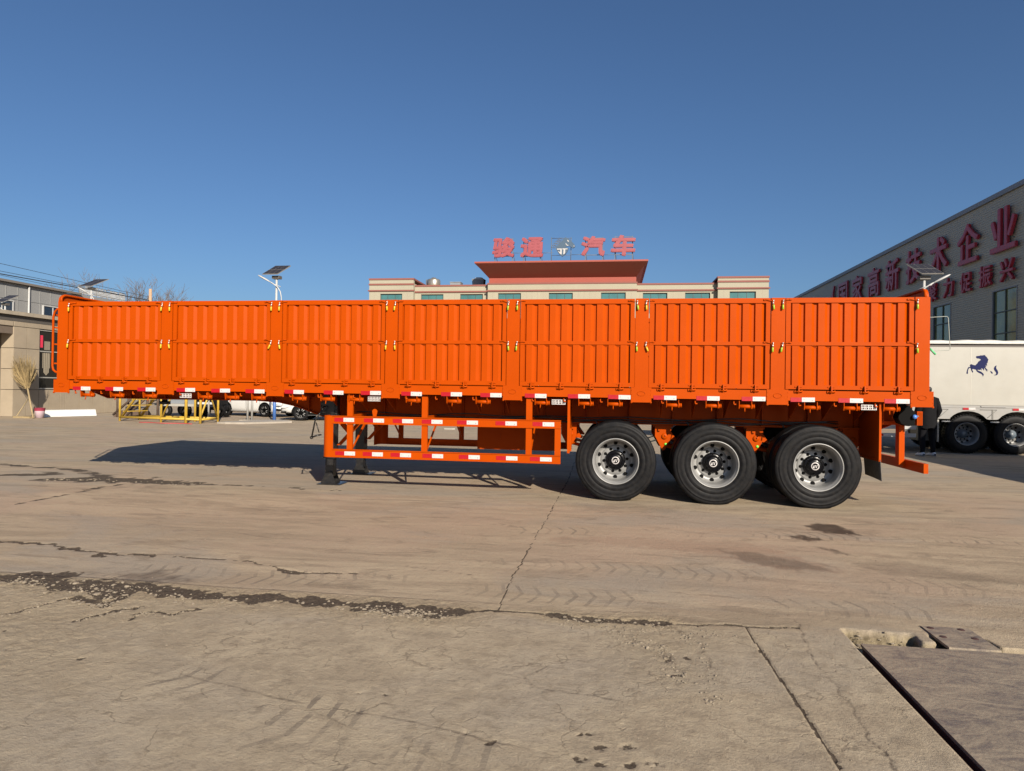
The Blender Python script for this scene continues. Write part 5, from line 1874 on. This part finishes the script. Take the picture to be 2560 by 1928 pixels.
for x, bk, r in ((XA, 0, .045), (-17.67, 0, .045), (XB, 0, .05), (XA, 1, .04), (-16.9, 1, .045), (XB + .02, 1, .045), (-16.48, 0, .06), (-15.55, 0, .01)):
    if r > .02:
        ybar((x, fyy(x, bk), .0), (x, fyy(x, bk), 2.35), r, 'upright')
for bk in (0, 1):
    ybar((XA, fyy(XA, bk), .16), (XB, fyy(XB, bk), .16), .045, 'bottom_rail')
    ybar((XA + 2.0, fyy(XA + 2.0, bk), 2.35), (XB, fyy(XB, bk), 2.35), .04, 'top_rail')
    ybar((XA + .08, fyy(XA + .08, bk), .16), (XA + 2.0, fyy(XA + 2.0, bk), 2.35), .05, 'stringer')
for x in (XA, -17.67, XB):
    ybar((x, fyy(x, 0), .16), (x, fyy(x, 1), .16), .04, 'cross_rail')
    ybar((x, fyy(x, 0), 2.3), (x, fyy(x, 1), 2.3), .035, 'cross_rail') if x > XA else None
ybar((-17.62, fyy(-17.62, 0), .2), (-16.6, fyy(-16.6, 0), 2.2), .035, 'diagonal_brace')
ybar((XB, fyy(XB, 0), .25), (XB + .02, fyy(XB, 1), 2.2), .035, 'diagonal_brace')
ybar((XB, fyy(XB, 1), .2), (XB, fyy(XB, 0), 2.2), .035, 'diagonal_brace')
for k in range(8):
    f = (k + 1) / 9
    x = XA + .08 + 1.92 * f
    b = MB().box(x - .12, x + .12, fyy(x, 0), fyy(x, 1), .16 + 2.19 * f - .02, .16 + 2.19 * f + .015)
    b.build('tread', YELP, YF)
MB().box(XA + 2.0, XB, 14.9, 16.15, 2.39, 2.42).build('platform', YELP, YF)
# dark trestle standing behind it
dt = thing('steel_trestle', 'rusty dark lattice trestle behind the yellow frame beside the grey box truck', 'trestle', (-21.3, 18.6, 0))
b = MB()
for y in (18.2, 18.9):
    b.tube([(-22.3, y, .1), (-20.6, y, 1.5)], .05, 6)
    b.tube([(-21.6, y, .1), (-20.4, y, 1.1)], .045, 6)
    b.tube([(-22.4, y, 1.0), (-20.4, y, 1.0)], .04, 6)
    b.tube([(-22.0, y, 1.5), (-20.5, y, .9)], .04, 6)
    b.tube([(-22.1, y, .0), (-22.1, y, 1.6)], .04, 6)
    b.tube([(-20.6, y, .0), (-20.6, y, 1.6)], .05, 6)
b.build('lattice', mat('rust_dark', (.10, .065, .045), .8, var=.3), dt)
MB().prism([(-22.3, .0), (-20.9, .0), (-21.1, .28), (-22.0, .30)], 'y', 18.2, 19.0).build('base_block', mat('rust_dark', (.10, .065, .045)), dt)

# barrier, kerb island, litter, hose
br = thing('tube_barrier', 'grey tubular barrier with paired posts in front of the white sedan', 'barrier', (-15.6, 17.4, 0))
b = MB()
for x in (-15.32, -15.12):
    b.tube([(x, 17.42, 0), (x, 17.42, 1.42)], .045, 8)
b.tube([(-15.32, 17.42, 1.36), (-18.2, 17.8, 1.36)], .04, 8)
b.tube([(-17.3, 17.7, 1.36), (-17.7, 17.75, .95)], .035, 8)
b.tube([(-17.3, 17.7, 1.36), (-17.3, 17.7, .0)], .04, 8)
b.build('tubes', mat('barrier_grey', (.28, .27, .25), .6, var=.15), br)
b = MB()
b.prism([(-15.55, 17.15), (-14.9, 17.15), (-14.9, 17.7), (-15.55, 17.7)], 'z', -.02, .06)
b.build('footing', CONC, br)
ki = thing('kerb_island', 'low concrete kerb island at the foot of the blue lamp pole', 'kerb', (-14.3, 16.6, 0))
pts = [(-15.3, 15.15), (-14.9, 15.05), (-14.2, 15.2), (-13.5, 16.2), (-13.05, 16.9), (-13.4, 17.4), (-14.3, 18.1), (-14.9, 17.1)]
MB().prism(pts, 'z', -.02, .07).build('kerb_slab', CONC, ki)
tag(MB().prism([(-6.1, 14.95), (-5.8, 14.92), (-5.7, 15.02), (-5.9, 15.1), (-6.1, 15.05)], 'z', -.01, .05).build('paper_scrap', WHITEP), 'crumpled white scrap on the sunlit ground seen through the side guard', 'litter')
hz = [(-18.2 + q * .22, 14.55 + .12 * math.sin(q * .9) - q * .02, .018) for q in range(12)]
tag(MB().tube(hz, .018, 6).build('red_hose', mat('hose_red', (.42, .06, .06), .5)), 'thin red hose lying on the ground in front of the yellow frame', 'hose')

# ------------------------------------------------------------------ broom, bucket and white channel by the gatehouse wall
bro = thing('bamboo_broom', 'large bamboo broom leaning head-up against the stone pier', 'broom', (-23.75, 15.6, 0))
p0 = Vector((-23.9, 15.62, .02))
p1 = Vector((-25.62, 16.80, 2.45))
ax = (p1 - p0).normalized()
ln_ = (p1 - p0).length
MB().tube([p0, p0 + ax * (ln_ * .62)], [.028, .04], 8).build('handle', WOOD, bro)
b = MB()
n1 = ax.cross(Vector((0, 0, 1))).normalized()
n2 = ax.cross(n1)
for k in range(420):
    a = random.uniform(0, 2 * PI)
    rad = random.random() ** .5
    s0 = p0 + ax * (ln_ * random.uniform(.50, .60)) + (n1 * math.cos(a) + n2 * math.sin(a)) * .05
    e0 = p0 + ax * (ln_ * random.uniform(.72, 1.02)) + (n1 * math.cos(a) + n2 * math.sin(a)) * rad * .52
    mdl = s0.lerp(e0, .5) + (n1 * math.cos(a) + n2 * math.sin(a)) * .06
    if e0.x < LX + .03:
        e0.x = LX + .03
    b.tube([s0, mdl, e0], [.010, .009, .004], 3, caps=False)
b.build('bristles', BROOM, bro)
sk = thing('leaning_stick', 'thin wooden stick propped beside the broom handle', 'stick', (-24.9, 16.0, 0))
MB().tube([(-24.95, 15.85, .02), (-25.35, 16.9, .85)], .022, 6).build('stick', WOOD, sk)
MB().box(-25.0, -24.2, 15.75, 15.95, .0, .07).build('foot_board', WOOD, sk)
bu = thing('plastic_bucket', 'pink plastic bucket with a dark red rim beside the broom', 'bucket', (-24.05, 16.1, 0))
MB().lathe([(0, .0), (.15, 0), (.19, .30)], (-24.05, 16.1, .005), 'z', 20).build('bucket_body', PINK, bu)
MB().lathe([(.191, .30), (.205, .42), (.212, .425), (.198, .425), (.185, .3)], (-24.05, 16.1, .005), 'z', 20).build('bucket_rim', PINKR, bu)
wc = thing('white_channel', 'white painted steel channel lying along the stone wall', 'channel', (-24.1, 17.7, 0))
d0 = Vector((.34, .94, 0)).normalized()
sd_ = Vector((d0.y, -d0.x, 0))
b = MB()
prof = [(0, .0), (.16, .0), (.16, .02), (.02, .02), (.10, .27), (.22, .29), (.22, .31), (.085, .29)]
o0 = Vector((-24.62, 16.75, .012))
for k in (0, 1):
    pass
vs_ = [o0 + sd_ * (.25 - q[0]) + Vector((0, 0, q[1])) for q in prof] + [o0 + d0 * 2.25 + sd_ * (.25 - q[0]) + Vector((0, 0, q[1])) for q in prof]
n_ = len(prof)
fs_ = [(i, (i + 1) % n_, n_ + (i + 1) % n_, n_ + i) for i in range(n_)] + [tuple(range(n_ - 1, -1, -1)), tuple(range(n_, 2 * n_))]
b.add(vs_, fs_)
# closed outer face
q0 = o0 + sd_ * .262
b.add([q0, q0 + d0 * 2.25, q0 + d0 * 2.25 + Vector((0, 0, .27)) - sd_ * .1, q0 + Vector((0, 0, .27)) - sd_ * .1, q0 - sd_ * .008, q0 + d0 * 2.25 - sd_ * .008, q0 + d0 * 2.25 + Vector((0, 0, .27)) - sd_ * .108, q0 + Vector((0, 0, .27)) - sd_ * .108], [(0, 1, 2, 3), (7, 6, 5, 4), (0, 4, 5, 1), (3, 2, 6, 7), (0, 3, 7, 4), (1, 5, 6, 2)])
b.build('channel_steel', CARW, wc)


# ------------------------------------------------------------------ white side-tipper trailers
def white_trailer(at, rz, label, horse=True):
    t = thing('white_trailer', label, 'trailer', at, 'white trailers on the right', rz)

    def pt(b, name, m, parent=None):
        me_ = b.mesh(name, m)
        o = bpy.data.objects.new(name, me_)
        COL.objects.link(o)
        o.parent = parent or t
        WO[o.name] = Vector(at)
        return o
    L0, L1, W = -5.2, 5.0, 2.5
    b = MB().box(L0, L1, 0, W, 1.275, 2.79)
    o = body_o = pt(b, 'body_box', WHITEP)
    s = MB()
    for x in np.arange(L0 + 1.2, L1, 1.35):
        s.box(x - .004, x + .004, -.003, .002, 1.30, 2.78)
    pt(s, 'panel_seam', mat('seam_cream', (.55, .52, .44), .6), o)
    pt(MB().box(L0, L1, .03, W - .03, 2.79, 2.872), 'dark_strip', mat('gap_brown', (.11, .095, .085), .7))  # dark brown strip set in below the tarp roll
    tp = MB()
    n = 60
    for sgn, yb in ((1, -.02),):
        vs_, fs_ = [], []
        for i in range(n + 1):
            x = L0 + (L1 - L0) * i / n
            dz = .010 * math.sin(i * 1.7) + .008 * math.sin(i * .63)
            for y, z in ((-.03, 2.873), (-.04, 2.91 + dz * .4), (-.02, 2.955 + dz), (.2, 2.985 + dz), (W / 2, 3.03), (W + .02, 2.96), (W + .03, 2.873)):
                vs_.append((x, y, z))
        for i in range(n):
            for k in range(6):
                fs_.append((i * 7 + k, i * 7 + k + 1, (i + 1) * 7 + k + 1, (i + 1) * 7 + k))
        fs_.append(tuple(range(6, -1, -1)))
        fs_.append(tuple(n * 7 + k for k in range(7)))
        tp.add(vs_, fs_, True)
    pt(tp, 'tarp_roll', TARPW)
    fr_ = MB()
    fr_.box(L0 + .05, L1 - .05, .012, .10, 1.205, 1.274)
    for k in range(6):
        fr_.box(L0 + .4 + k * 1.7, L0 + 1.0 + k * 1.7, -.006, .0115, 1.225, 1.262)
    fr_.box(L0 + .05, L1 - .05, W - .10, W - .012, 1.205, 1.274)
    pt(fr_, 'chassis_rail', WTGREY)
    wx = (.0, 1.17, 2.34)
    sk_ = MB()
    pts_ = [(-1.4, 1.204), (-1.4, .905), (wx[0] - .42, .905)]
    for c in wx:
        for q in range(9):
            an = PI - .55 - q * (PI - 1.1) / 8
            pts_.append((c + .52 * math.cos(an), .70 + .42 * math.sin(an)))
        pts_.append((c + .42, .905) if c == wx[-1] else (c + .50, .905))
        if c != wx[-1]:
            pts_.append((c + 1.17 - .50, .905))
    pts_ += [(3.4, .905), (3.4, 1.204)]
    sk_.prism(pts_[::-1], 'y', .02, .035)
    so = pt(sk_, 'wheel_skirt', WTGREY)
    gv = MB()
    for c in (-.58, .585, 1.75):
        gv.tube([(c - .30, .012, 1.16), (c + .10, .012, 1.16), (c - .12, .012, .95)], .008, 5)
    gv.box(.57, .60, .008, .019, .92, 1.17)
    pt(gv, 'skirt_rib', mat('rib_dark', (.16, .155, .14), .6), so)['kind'] = 'stuff'
    for x in (-.13, 1.06, 2.2, -2.0, -3.2):
        c = bpy.data.objects.new('reflective_tape', TAPE)
        COL.objects.link(c)
        c.parent = t
        c.location = (x, .009, 1.15)
    for c in wx:
        for y, rz_, ry in ((.06, 0, 0), (.70, PI, 0), (W - .06, PI, 0), (W - .7, 0, 0)):
            o = bpy.data.objects.new('wheel', RIMM)
            COL.objects.link(o)
            o.parent = t
            o.location = (c, y, .515)
            o.rotation_euler = (0, 0, rz_)
            for nm, mm in (('tyre', TYM2), ('wheel_nuts', NUTM), ('hub', HUBS)):
                q = bpy.data.objects.new(nm, mm)
                COL.objects.link(q)
                q.parent = o
                if nm == 'wheel_nuts':
                    q['kind'] = 'stuff'
        pt(MB().tube([(c, .3, .515), (c, W - .3, .515)], .07, 12), 'axle', BLACKP)
        pt(MB().tube([(c - .62, .05, .835), (c - .42, .05, .835)], .018, 8), 'lashing_bar', POLEW)
    rl = MB()
    for z in (.66, .45):
        rl.box(L0 + .6, -1.25, .03, .06, z - .05, z + .05)
    for x in (L0 + 1.0, -3.0, -1.5):
        rl.box(x, x + .06, .061, .09, .40, 1.2)
    rg = pt(rl, 'side_guard', POLEW)
    for z in (.66, .45):
        for x in (-4.0, -3.1, -2.2):
            c = bpy.data.objects.new('reflective_tape', TAPE)
            COL.objects.link(c)
            c.parent = rg
            c.location = (x, .029, z - .028)
    pt(MB().box(-1.18, -.70, .10, .55, .32, .90), 'mud_plate', BLACKP)
    pt(MB().box(-.72, -.685, .06, .10, .30, .88), 'plate_edge', ALU)
    pt(MB().box(L0 + .1, L1 - .1, .75, .95, .98, 1.20).box(L0 + .1, L1 - .1, 1.55, 1.75, .98, 1.20), 'main_beam', WTGREY)
    for x in (L0 + .9,):
        for y in (.5, 1.9):
            pt(MB().box(x, x + .13, y, y + .13, .02, 1.19).box(x - .1, x + .23, y - .1, y + .23, .0, .02), 'landing_leg', BLACKP)
    if horse:
        def H(x, y):
            return ((x - 280) / 1600 * .757 - .06, 2.094 + (1300 - y) / 940 * .495)
        parts_ = [[(1140, 370), (1225, 370), (1215, 400), (1290, 460), (1370, 570), (1385, 590), (1350, 680), (1360, 750), (1320, 745), (1305, 810), (1325, 905), (1235, 860), (1285, 965), (1220, 935), (1240, 990), (1300, 1060), (1380, 1130), (1310, 1110), (1340, 1200), (1260, 1120), (1180, 990), (1165, 1140), (1100, 1050), (1030, 1010), (1055, 1130), (1000, 1085), (940, 1115), (860, 1095), (830, 1110), (900, 1150), (1020, 1190), (1110, 1260), (1160, 1320), (1130, 1420), (1105, 1430), (1095, 1370), (1040, 1310), (900, 1250), (800, 1180), (760, 1100), (720, 1085), (600, 1060), (570, 1090), (620, 1200), (610, 1235), (575, 1235), (510, 1120), (500, 1030), (440, 1015), (390, 1050), (350, 1180), (360, 1270), (340, 1310), (300, 1310), (280, 1270), (295, 1170), (340, 1030), (390, 960), (470, 975), (445, 890), (470, 840), (530, 820), (610, 860), (720, 880), (820, 790), (880, 690), (1000, 610), (980, 570), (900, 545), (820, 540), (770, 510), (755, 460), (780, 420), (940, 405), (980, 385), (1080, 385)],
                  [(1480, 1150), (1540, 1170), (1610, 1240), (1600, 1280), (1560, 1285), (1510, 1230)],
                  [(1810, 880), (1770, 960), (1790, 1040), (1860, 1140), (1885, 1240), (1850, 1330), (1770, 1370), (1690, 1365), (1660, 1340), (1740, 1340), (1780, 1280), (1770, 1220), (1700, 1140), (1655, 1040), (1690, 940), (1750, 890)]]
        for q in parts_:
            pt(MB().prism([H(*p_) for p_ in q][::-1], 'y', -.003, -.0005), 'horse_emblem', NAVY, body_o)
    return t


def lugged(prof_r=.515):
    b = MB().lathe([(.293, .040), (.300, .020), (.325, .008), (.36, .002), (.43, .004), (.465, .012), (.495, .03), (.503, .05), (.503, .25), (.495, .27), (.465, .288), (.40, .296), (.300, .28), (.293, .26)], (0, 0, 0), 'y', 64, clampz=-.515)
    for k in range(44):
        an = 2 * PI * k / 44
        c_, s_ = math.cos(an), math.sin(an)
        for y0, y1 in ((.028, .13), (.165, .268)):
            vs_ = []
            for r in (.48 if y0 < .1 else .49, .517):
                for da in (-.035, .035):
                    for y in (y0, y1):
                        a_ = an + da + (.04 if y0 > .1 else 0)
                        z = max(-.515, r * math.sin(a_))
                        vs_.append((r * math.cos(a_), y, z))
            b.add(vs_, [(0, 1, 3, 2), (4, 6, 7, 5), (0, 4, 5, 1), (2, 3, 7, 6), (0, 2, 6, 4), (1, 5, 7, 3)])
    return b.mesh('tyre', RUBBER)


TYM2 = lugged()
HUBS = MB().lathe([(.125, .264), (.120, .21), (.07, .20), (.065, .17), (0, .168)], (0, 0, 0), 'y', 28).mesh('hub', mat('hub_blue_grey', (.10, .13, .16), .4, var=.2, dust=.15))
white_trailer((9.22, 9.86, 0), 0, 'white box-bodied trailer with a blue horse emblem parked behind on the right')
white_trailer((12.72, -1.1 + 2.2, 0), PI / 2, 'second white box-bodied trailer, added unseen on the right to cast the ground shadow', horse=False)  # out-of-view trailer added for the shadow it throws across the yard

# ------------------------------------------------------------------ the person in black between the two trailers
def person(at, rz):
    t = thing('person', 'person in black jacket and dark trousers with pale shoes, half hidden behind the trailer tail', 'person', at, None, rz)
    J_ = {  # joint: (x, y, z, rx, ry, parent); figure faces +y, x to its right
        'pelvis': (0, 0, .96, .165, .125, None), 'waist': (0, .005, 1.10, .155, .12, 'pelvis'), 'chest': (0, .0, 1.28, .185, .13, 'waist'), 'upper': (0, -.01, 1.42, .15, .11, 'chest'), 'neck': (0, .0, 1.50, .062, .062, 'upper'),
        'skull0': (0, .025, 1.58, .082, .10, 'neck'), 'skull1': (0, .025, 1.655, .098, .122, 'skull0'), 'skull2': (0, .01, 1.745, .085, .105, 'skull1'),
    }
    for s, n in ((-1, 'l'), (1, 'r')):
        J_['hip' + n] = (s * .10, 0, .88, .105, .115, 'pelvis')
        J_['knee' + n] = (s * .125, .03, .50, .075, .08, 'hip' + n)
        J_['calf' + n] = (s * .13, .0, .30, .068, .072, 'knee' + n)
        J_['ankle' + n] = (s * .135, -.02, .10, .052, .055, 'calf' + n)
        J_['toe' + n] = (s * .15, .15, .045, .042, .035, 'ankle' + n)
        J_['sh' + n] = (s * .185, -.01, 1.405, .075, .08, 'upper')
        J_['el' + n] = (s * .27, -.02, 1.13, .058, .062, 'sh' + n)
        J_['wr' + n] = (s * .255, .12, .93, .040, .036, 'el' + n)
        J_['pa' + n] = (s * .245, .165, .875, .034, .022, 'wr' + n)
        for k in range(4):
            L = (.060, .072, .068, .052)[k]
            J_['f%d%s' % (k, n)] = (s * (.225 + .016 * k), .185 + .01, .838, .010, .010, 'pa' + n)
            J_['g%d%s' % (k, n)] = (s * (.225 + .016 * k), .185 + .012, .838 - L * .6, .008, .008, 'f%d%s' % (k, n))
            J_['h%d%s' % (k, n)] = (s * (.222 + .016 * k), .175, .838 - L, .007, .007, 'g%d%s' % (k, n))
        J_['th' + n] = (s * .21, .19, .885, .011, .011, 'pa' + n)
        J_['ti' + n] = (s * .195, .205, .85, .008, .008, 'th' + n)
    keys = list(J_)
    me_ = bpy.data.meshes.new('body')
    me_.from_pydata([J_[k][:3] for k in keys], [(keys.index(J_[k][5]), i) for i, k in enumerate(keys) if J_[k][5]], [])
    ob = bpy.data.objects.new('body', me_)
    COL.objects.link(ob)
    ob.modifiers.new('skin', 'SKIN')
    sv = me_.skin_vertices[0].data
    for i, k in enumerate(keys):
        sv[i].radius = (J_[k][3], J_[k][4])
        sv[i].use_root = (k == 'pelvis')
    sb = ob.modifiers.new('sub', 'SUBSURF')
    sb.levels = sb.render_levels = 2
    dg = bpy.context.evaluated_depsgraph_get()
    m2 = bpy.data.meshes.new_from_object(ob.evaluated_get(dg))
    bpy.data.objects.remove(ob)
    for m in (JACKET, TROUS, SHOE, SKINM, HAIRM):
        m2.materials.append(m)
    for p_ in m2.polygons:
        c = p_.center
        p_.use_smooth = True
        if c.z < .085:
            k = 2
        elif c.z < .90 and abs(c.x) < .20 and not (c.y > .10 and c.z > .6):
            k = 1
        elif c.z > 1.50:
            k = 4 if (c.z > 1.68 or c.y < .0) else 3
        elif c.y > .135 and c.z < .93:
            k = 3
        else:
            k = 0
        p_.material_index = k
    m2.name = 'body'
    o = link('body', m2, t, at)
    o.location = (0, 0, 0)
    jk = MB()
    ring = []
    secs = [(.70, .215, .165), (.80, .21, .16), (.95, .20, .152), (1.10, .195, .145), (1.28, .215, .150), (1.40, .195, .13), (1.47, .12, .10), (1.50, .085, .085)]
    vs_, fs_ = [], []
    n = 28
    for z, a, b2 in secs:
        for k in range(n):
            an = 2 * PI * k / n
            w_ = 1 + .035 * math.sin(k * 2.7 + z * 9) * (1.3 - abs(z - 1.0))
            vs_.append((a * w_ * math.cos(an), b2 * w_ * math.sin(an), z + (.012 * math.sin(k * 1.3) if z < .75 else 0)))
    for i in range(len(secs) - 1):
        for k in range(n):
            fs_.append((i * n + k, i * n + (k + 1) % n, (i + 1) * n + (k + 1) % n, (i + 1) * n + k))
    jk.add(vs_, fs_, True)
    o = jk.build('jacket', JACKET, t, at)
    o.location = (0, 0, 0)
    for s in (-1, 1):
        o = MB().lathe([(0, -.012), (.022, -.010), (.028, 0), (.020, .008), (0, .010)], (s * .082, .01, 1.645), 'x', 12).build('ear', SKINM, t, at)
        o.location = (0, 0, 0)
        o = MB().lathe([(0, -.006), (.009, -.004), (.011, .004)], (s * .032, .118, 1.665), 'y', 10).build('eye', HAIRM, t, at)
        o.location = (0, 0, 0)
    o = MB().add([(-.014, .112, 1.615), (.014, .112, 1.615), (0, .145, 1.618), (0, .112, 1.668)], [(0, 1, 2), (0, 2, 3), (1, 3, 2), (0, 3, 1)]).build('nose', SKINM, t, at)
    o.location = (0, 0, 0)
    o = MB().tube([(-.024, .108, 1.588), (0, .116, 1.586), (.024, .108, 1.588)], .0045, 6).build('mouth', mat('lip', (.28, .10, .08), .5), t, at)
    o.location = (0, 0, 0)
    sl = MB()
    for s in (-1, 1):
        sl.tube([(s * .17, -.01, 1.42), (s * .215, -.015, 1.30), (s * .268, -.02, 1.13), (s * .268, .04, 1.04), (s * .258, .115, .935)], [.088, .085, .078, .068, .055], 14)
    o = sl.build('sleeves', JACKET, t, at)
    o.location = (0, 0, 0)
    for s in (-1, 1):
        sh_ = MB()
        secs2 = [(-.075, .035, .07), (-.06, .048, .10), (0, .05, .105), (.08, .052, .085), (.16, .050, .065), (.215, .035, .045), (.235, .012, .03)]
        vs_, fs_ = [], []
        for yy, w_, h_ in secs2:
            for k in range(10):
                an = 2 * PI * k / 10
                vs_.append((s * .142 + w_ * math.cos(an), yy, max(0.004, h_ * .5 + h_ * .55 * math.sin(an))))
        for i in range(len(secs2) - 1):
            for k in range(10):
                fs_.append((i * 10 + k, i * 10 + (k + 1) % 10, (i + 1) * 10 + (k + 1) % 10, (i + 1) * 10 + k))
        sh_.add(vs_, fs_, True)
        o = sh_.build('shoe', SHOE, t, at)
        o.location = (0, 0, 0)


person((7.78, 8.80, 0), math.radians(12))
